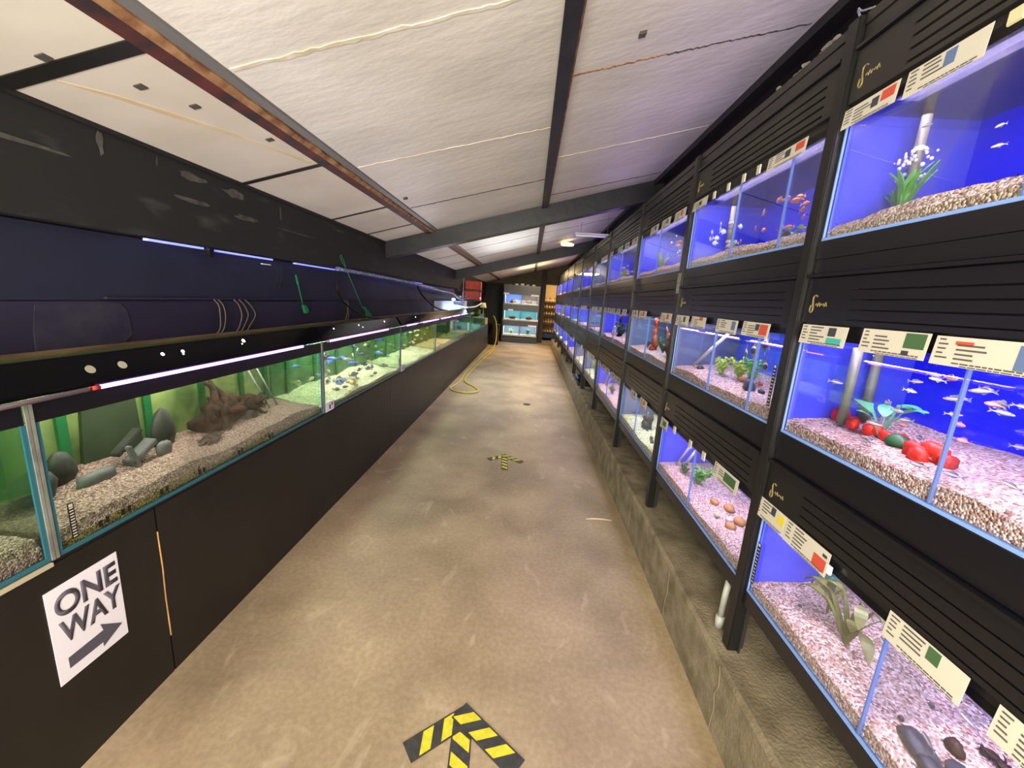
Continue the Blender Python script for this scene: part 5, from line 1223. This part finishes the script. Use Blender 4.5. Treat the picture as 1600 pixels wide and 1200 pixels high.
# ------------------------------------------------------------------ end cabinet with three tiers
EC = thing('display_cabinet', (-.34, 14.6, 0), 'black display cabinet with three lit shelves at the end of the aisle', 'cabinet')
x0, x1, yf, yb = -.975, .30, 14.35, 14.80
M_cab = mat('cabinet_black', '26282a', .3)
MB().box(x0, x1, yf, yb, 0, .20).build('plinth', M_cab, EC, bevel=.004)
MB().box(x0, x0 + .03, yf, yb, .2, 1.98).build('side_panel', M_cab, EC)
MB().box(x1 - .03, x1, yf, yb, .2, 1.98).build('side_panel', M_cab, EC)
MB().box(x0, x1, yb - .01, yb, .2, 1.98).build('back_panel', M_cab, EC)
MB().box(x0, x1, yf, yb, 1.98, 2.0).build('top', mat('cab_top', '5a5c60', .25), EC)
TT = [(.26, .59), (.80, 1.12), (1.36, 1.68)]
for q, (z0, z1) in enumerate(TT):
    zn = TT[q + 1][0] - .02 if q < 2 else 1.98
    MB().box(x0 + .03, x1 - .03, yf - .005, yf + .012, z1, zn).build('fascia', M_cab, EC, bevel=.004)
    MB().box(x0 + .03, x1 - .03, yf, yb - .01, z0 - .03, z0).build('shelf', mat('white_shelf_edge', 'c8c8c8', .4), EC)
    MB().box(x0 + .1, x1 - .1, yf + .05, yf + .10, z1 + .02, z1 + .035).build('lamp', M_whiteplast, EC)
    area_light('cabinet_light', ((x0 + x1) / 2, yf + .12, z1 - .005), (0, .3, -1), (x1 - x0 - .2, .06), 9, (1, .97, .9))
    tb = [BACK['lightblue'], BACK['teal'], BACK['pale']][2 - q]
    for s, (xa, xb) in enumerate(((x0 + .05, -.36), (-.34, x1 - .05))):
        T = thing('small_aquarium', ((xa + xb) / 2, yf + .2, z0), '%s aquarium on the %s shelf of the end cabinet' % (['left', 'right'][s], ['bottom', 'middle', 'top'][q]), 'aquarium', 'aquariums in the end cabinet')
        MB().box(xa, xb, yf + .02, yf + .026, z0 + .001, z1).build('front_glass', M_glass, T)
        MB().box(xa, xb, yb - .06, yb - .05, z0 + .001, z1).build('back_panel', tb if s == 0 or q != 2 else BACK['dark'], T)
        MB().box(xa, xa + .006, yf + .027, yb - .061, z0 + .001, z1).build('side_panel', M_white if s == 0 else M_sidegrey, T)
        MB().box(xb - .006, xb, yf + .027, yb - .061, z0 + .001, z1).build('side_panel', M_white, T)
        MB().box(xa + .007, xb - .007, yf + .027, yb - .061, z0 + .001, z0 + .03).build('gravel_layer', M_gwhite, T)
        if q == 0: plant(((xa + xb) / 2, yf + .15, z0 + .03), 'bush', .2, M_leafyel if s == 0 else M_leafdk, '%s plant in the bottom shelf of the end cabinet' % ['yellow-green', 'dark'][s], 300 + s)
        else: pebble('dark_rock', ((xa + xb) / 2, yf + .15, z0 + .08), (.12, .08, .07), M_wooddk, 'dark rock in the %s aquarium, %s shelf of the end cabinet' % (['left', 'right'][s], ['bottom', 'middle', 'top'][q]), 'rock', q * 2 + s, rough=.3)
for q, (x, z, w_) in enumerate(((-.88, 1.68, .20), (.12, 1.66, .28), (-.70, 1.12, .18), (.10, .60, .30), (.16, .80, .26))):
    tag(MB().box(x - w_ / 2, x + w_ / 2, yf - .009, yf - .006, z - .01, z + .05).build('price_card', M_white), ['card at the top left of the end cabinet', 'card at the top right of the end cabinet', 'card on the middle fascia of the end cabinet', 'card on the lower right fascia of the end cabinet', 'card on the middle shelf edge of the end cabinet'][q], 'price card', 'white cards on the end cabinet')
R = random.Random(91)
for q in range(5):
    x = -.8 + q * .2; tag(MB().box(x, x + R.uniform(.07, .13), yf + .05, yf + .2, 2.001, 2.03 + R.uniform(.01, .05)).build('small_box', R.choice((M_card, M_white, M_cab)), bevel=.004), ['leftmost', 'second', 'third', 'fourth', 'rightmost'][q] + ' small box lying on top of the end cabinet', 'box', 'boxes on the end cabinet')
# product shelves beyond the opening
PS = thing('product_shelf', (.82, 16.2, 0), 'warmly lit product shelving seen past the end wall', 'shelving')
sx0, sx1 = .48, 1.35
MB().box(sx0, sx1, 16.40, 16.42, .12, 2.16).build('back_board', M_brownpaper, PS)
MB().box(sx0, sx1, 16.0, 16.42, .10, .27).build('base', M_bluebox, PS)
for q, z in enumerate((.66, .98, 1.24, 1.50)): MB().box(sx0, sx1, 16.05, 16.40, z - .02, z).build('shelf_board', M_shelfwood, PS)
R = random.Random(93)
for q, z in enumerate((.27, .66, .98, 1.24, 1.50)):
    for k in range(5):
        x = .53 + k * .105; h = .18 if q else .26
        T = thing('product_bottle', (x, 16.12, z + .001), '%s bottle on the %s product shelf' % (['leftmost', 'second', 'third', 'fourth', 'fifth'][k], ['bottom', 'second', 'third', 'fourth', 'top'][q]), 'bottle', 'bottles on the product shelves')
        MB().lathe([(.034, 0), (.036, h * .7), (.014, h * .85), (.014, h), (.001, h)], (x, 16.12, z + .001), 12).build('body', R.choice((M_amber, M_orange, M_shelfwood)), T, smooth=True)
        MB().lathe([(.037, h * .2), (.0375, h * .55)], (x, 16.12, z + .001), 12).build('paper_label', M_creamlab, T)
# lamp fittings ---------------------------------------------------------------
def batten(x, y, z, dx, dy, label, col, e):
    T = thing('ceiling_light', (x, y, z), label, 'lamp')
    MB().box(x - dx, x + dx, y - dy, y + dy, z, z + .02).build('housing', M_whiteplast, T)
    if dx > dy: pts = [(x - dx * .95, y, z - .018), (x + dx * .95, y, z - .018)]
    else: pts = [(x, y - dy * .95, z - .018), (x, y + dy * .95, z - .018)]
    MB().tube(pts, .013, 10).build('tube', mat('lamp_tube_' + col, 'ffffff', .3, emit=col, estr=e), T, smooth=True)
    b = MB()
    for s in (-.7, .7):
        px, py = (x + s * dx, y) if dx > dy else (x, y + s * dy); b.tube([(px, py, z + .02), (px, py, RZ(px))], .003, 5)
    b.build('hanger', M_greymetal, T)
batten(.86, 6.35, 2.52, .28, .03, 'thin white batten light hanging under the ceiling beyond the first rafter', 'c8ccd0', 0.0)
tag(MB().lathe([(.12, 0), (.13, .03), (.06, .05), (.001, .05)], (.62, 8.2, RZ(.62) - .09), 18).build('dome_light', mat('warm_dome', 'fff0c0', .4, emit='ffe7a0', estr=2.5), smooth=True), 'small warm dome light on the ceiling before the second rafter', 'lamp')

for o in bpy.data.objects:
    if '_o' in o: del o['_o']
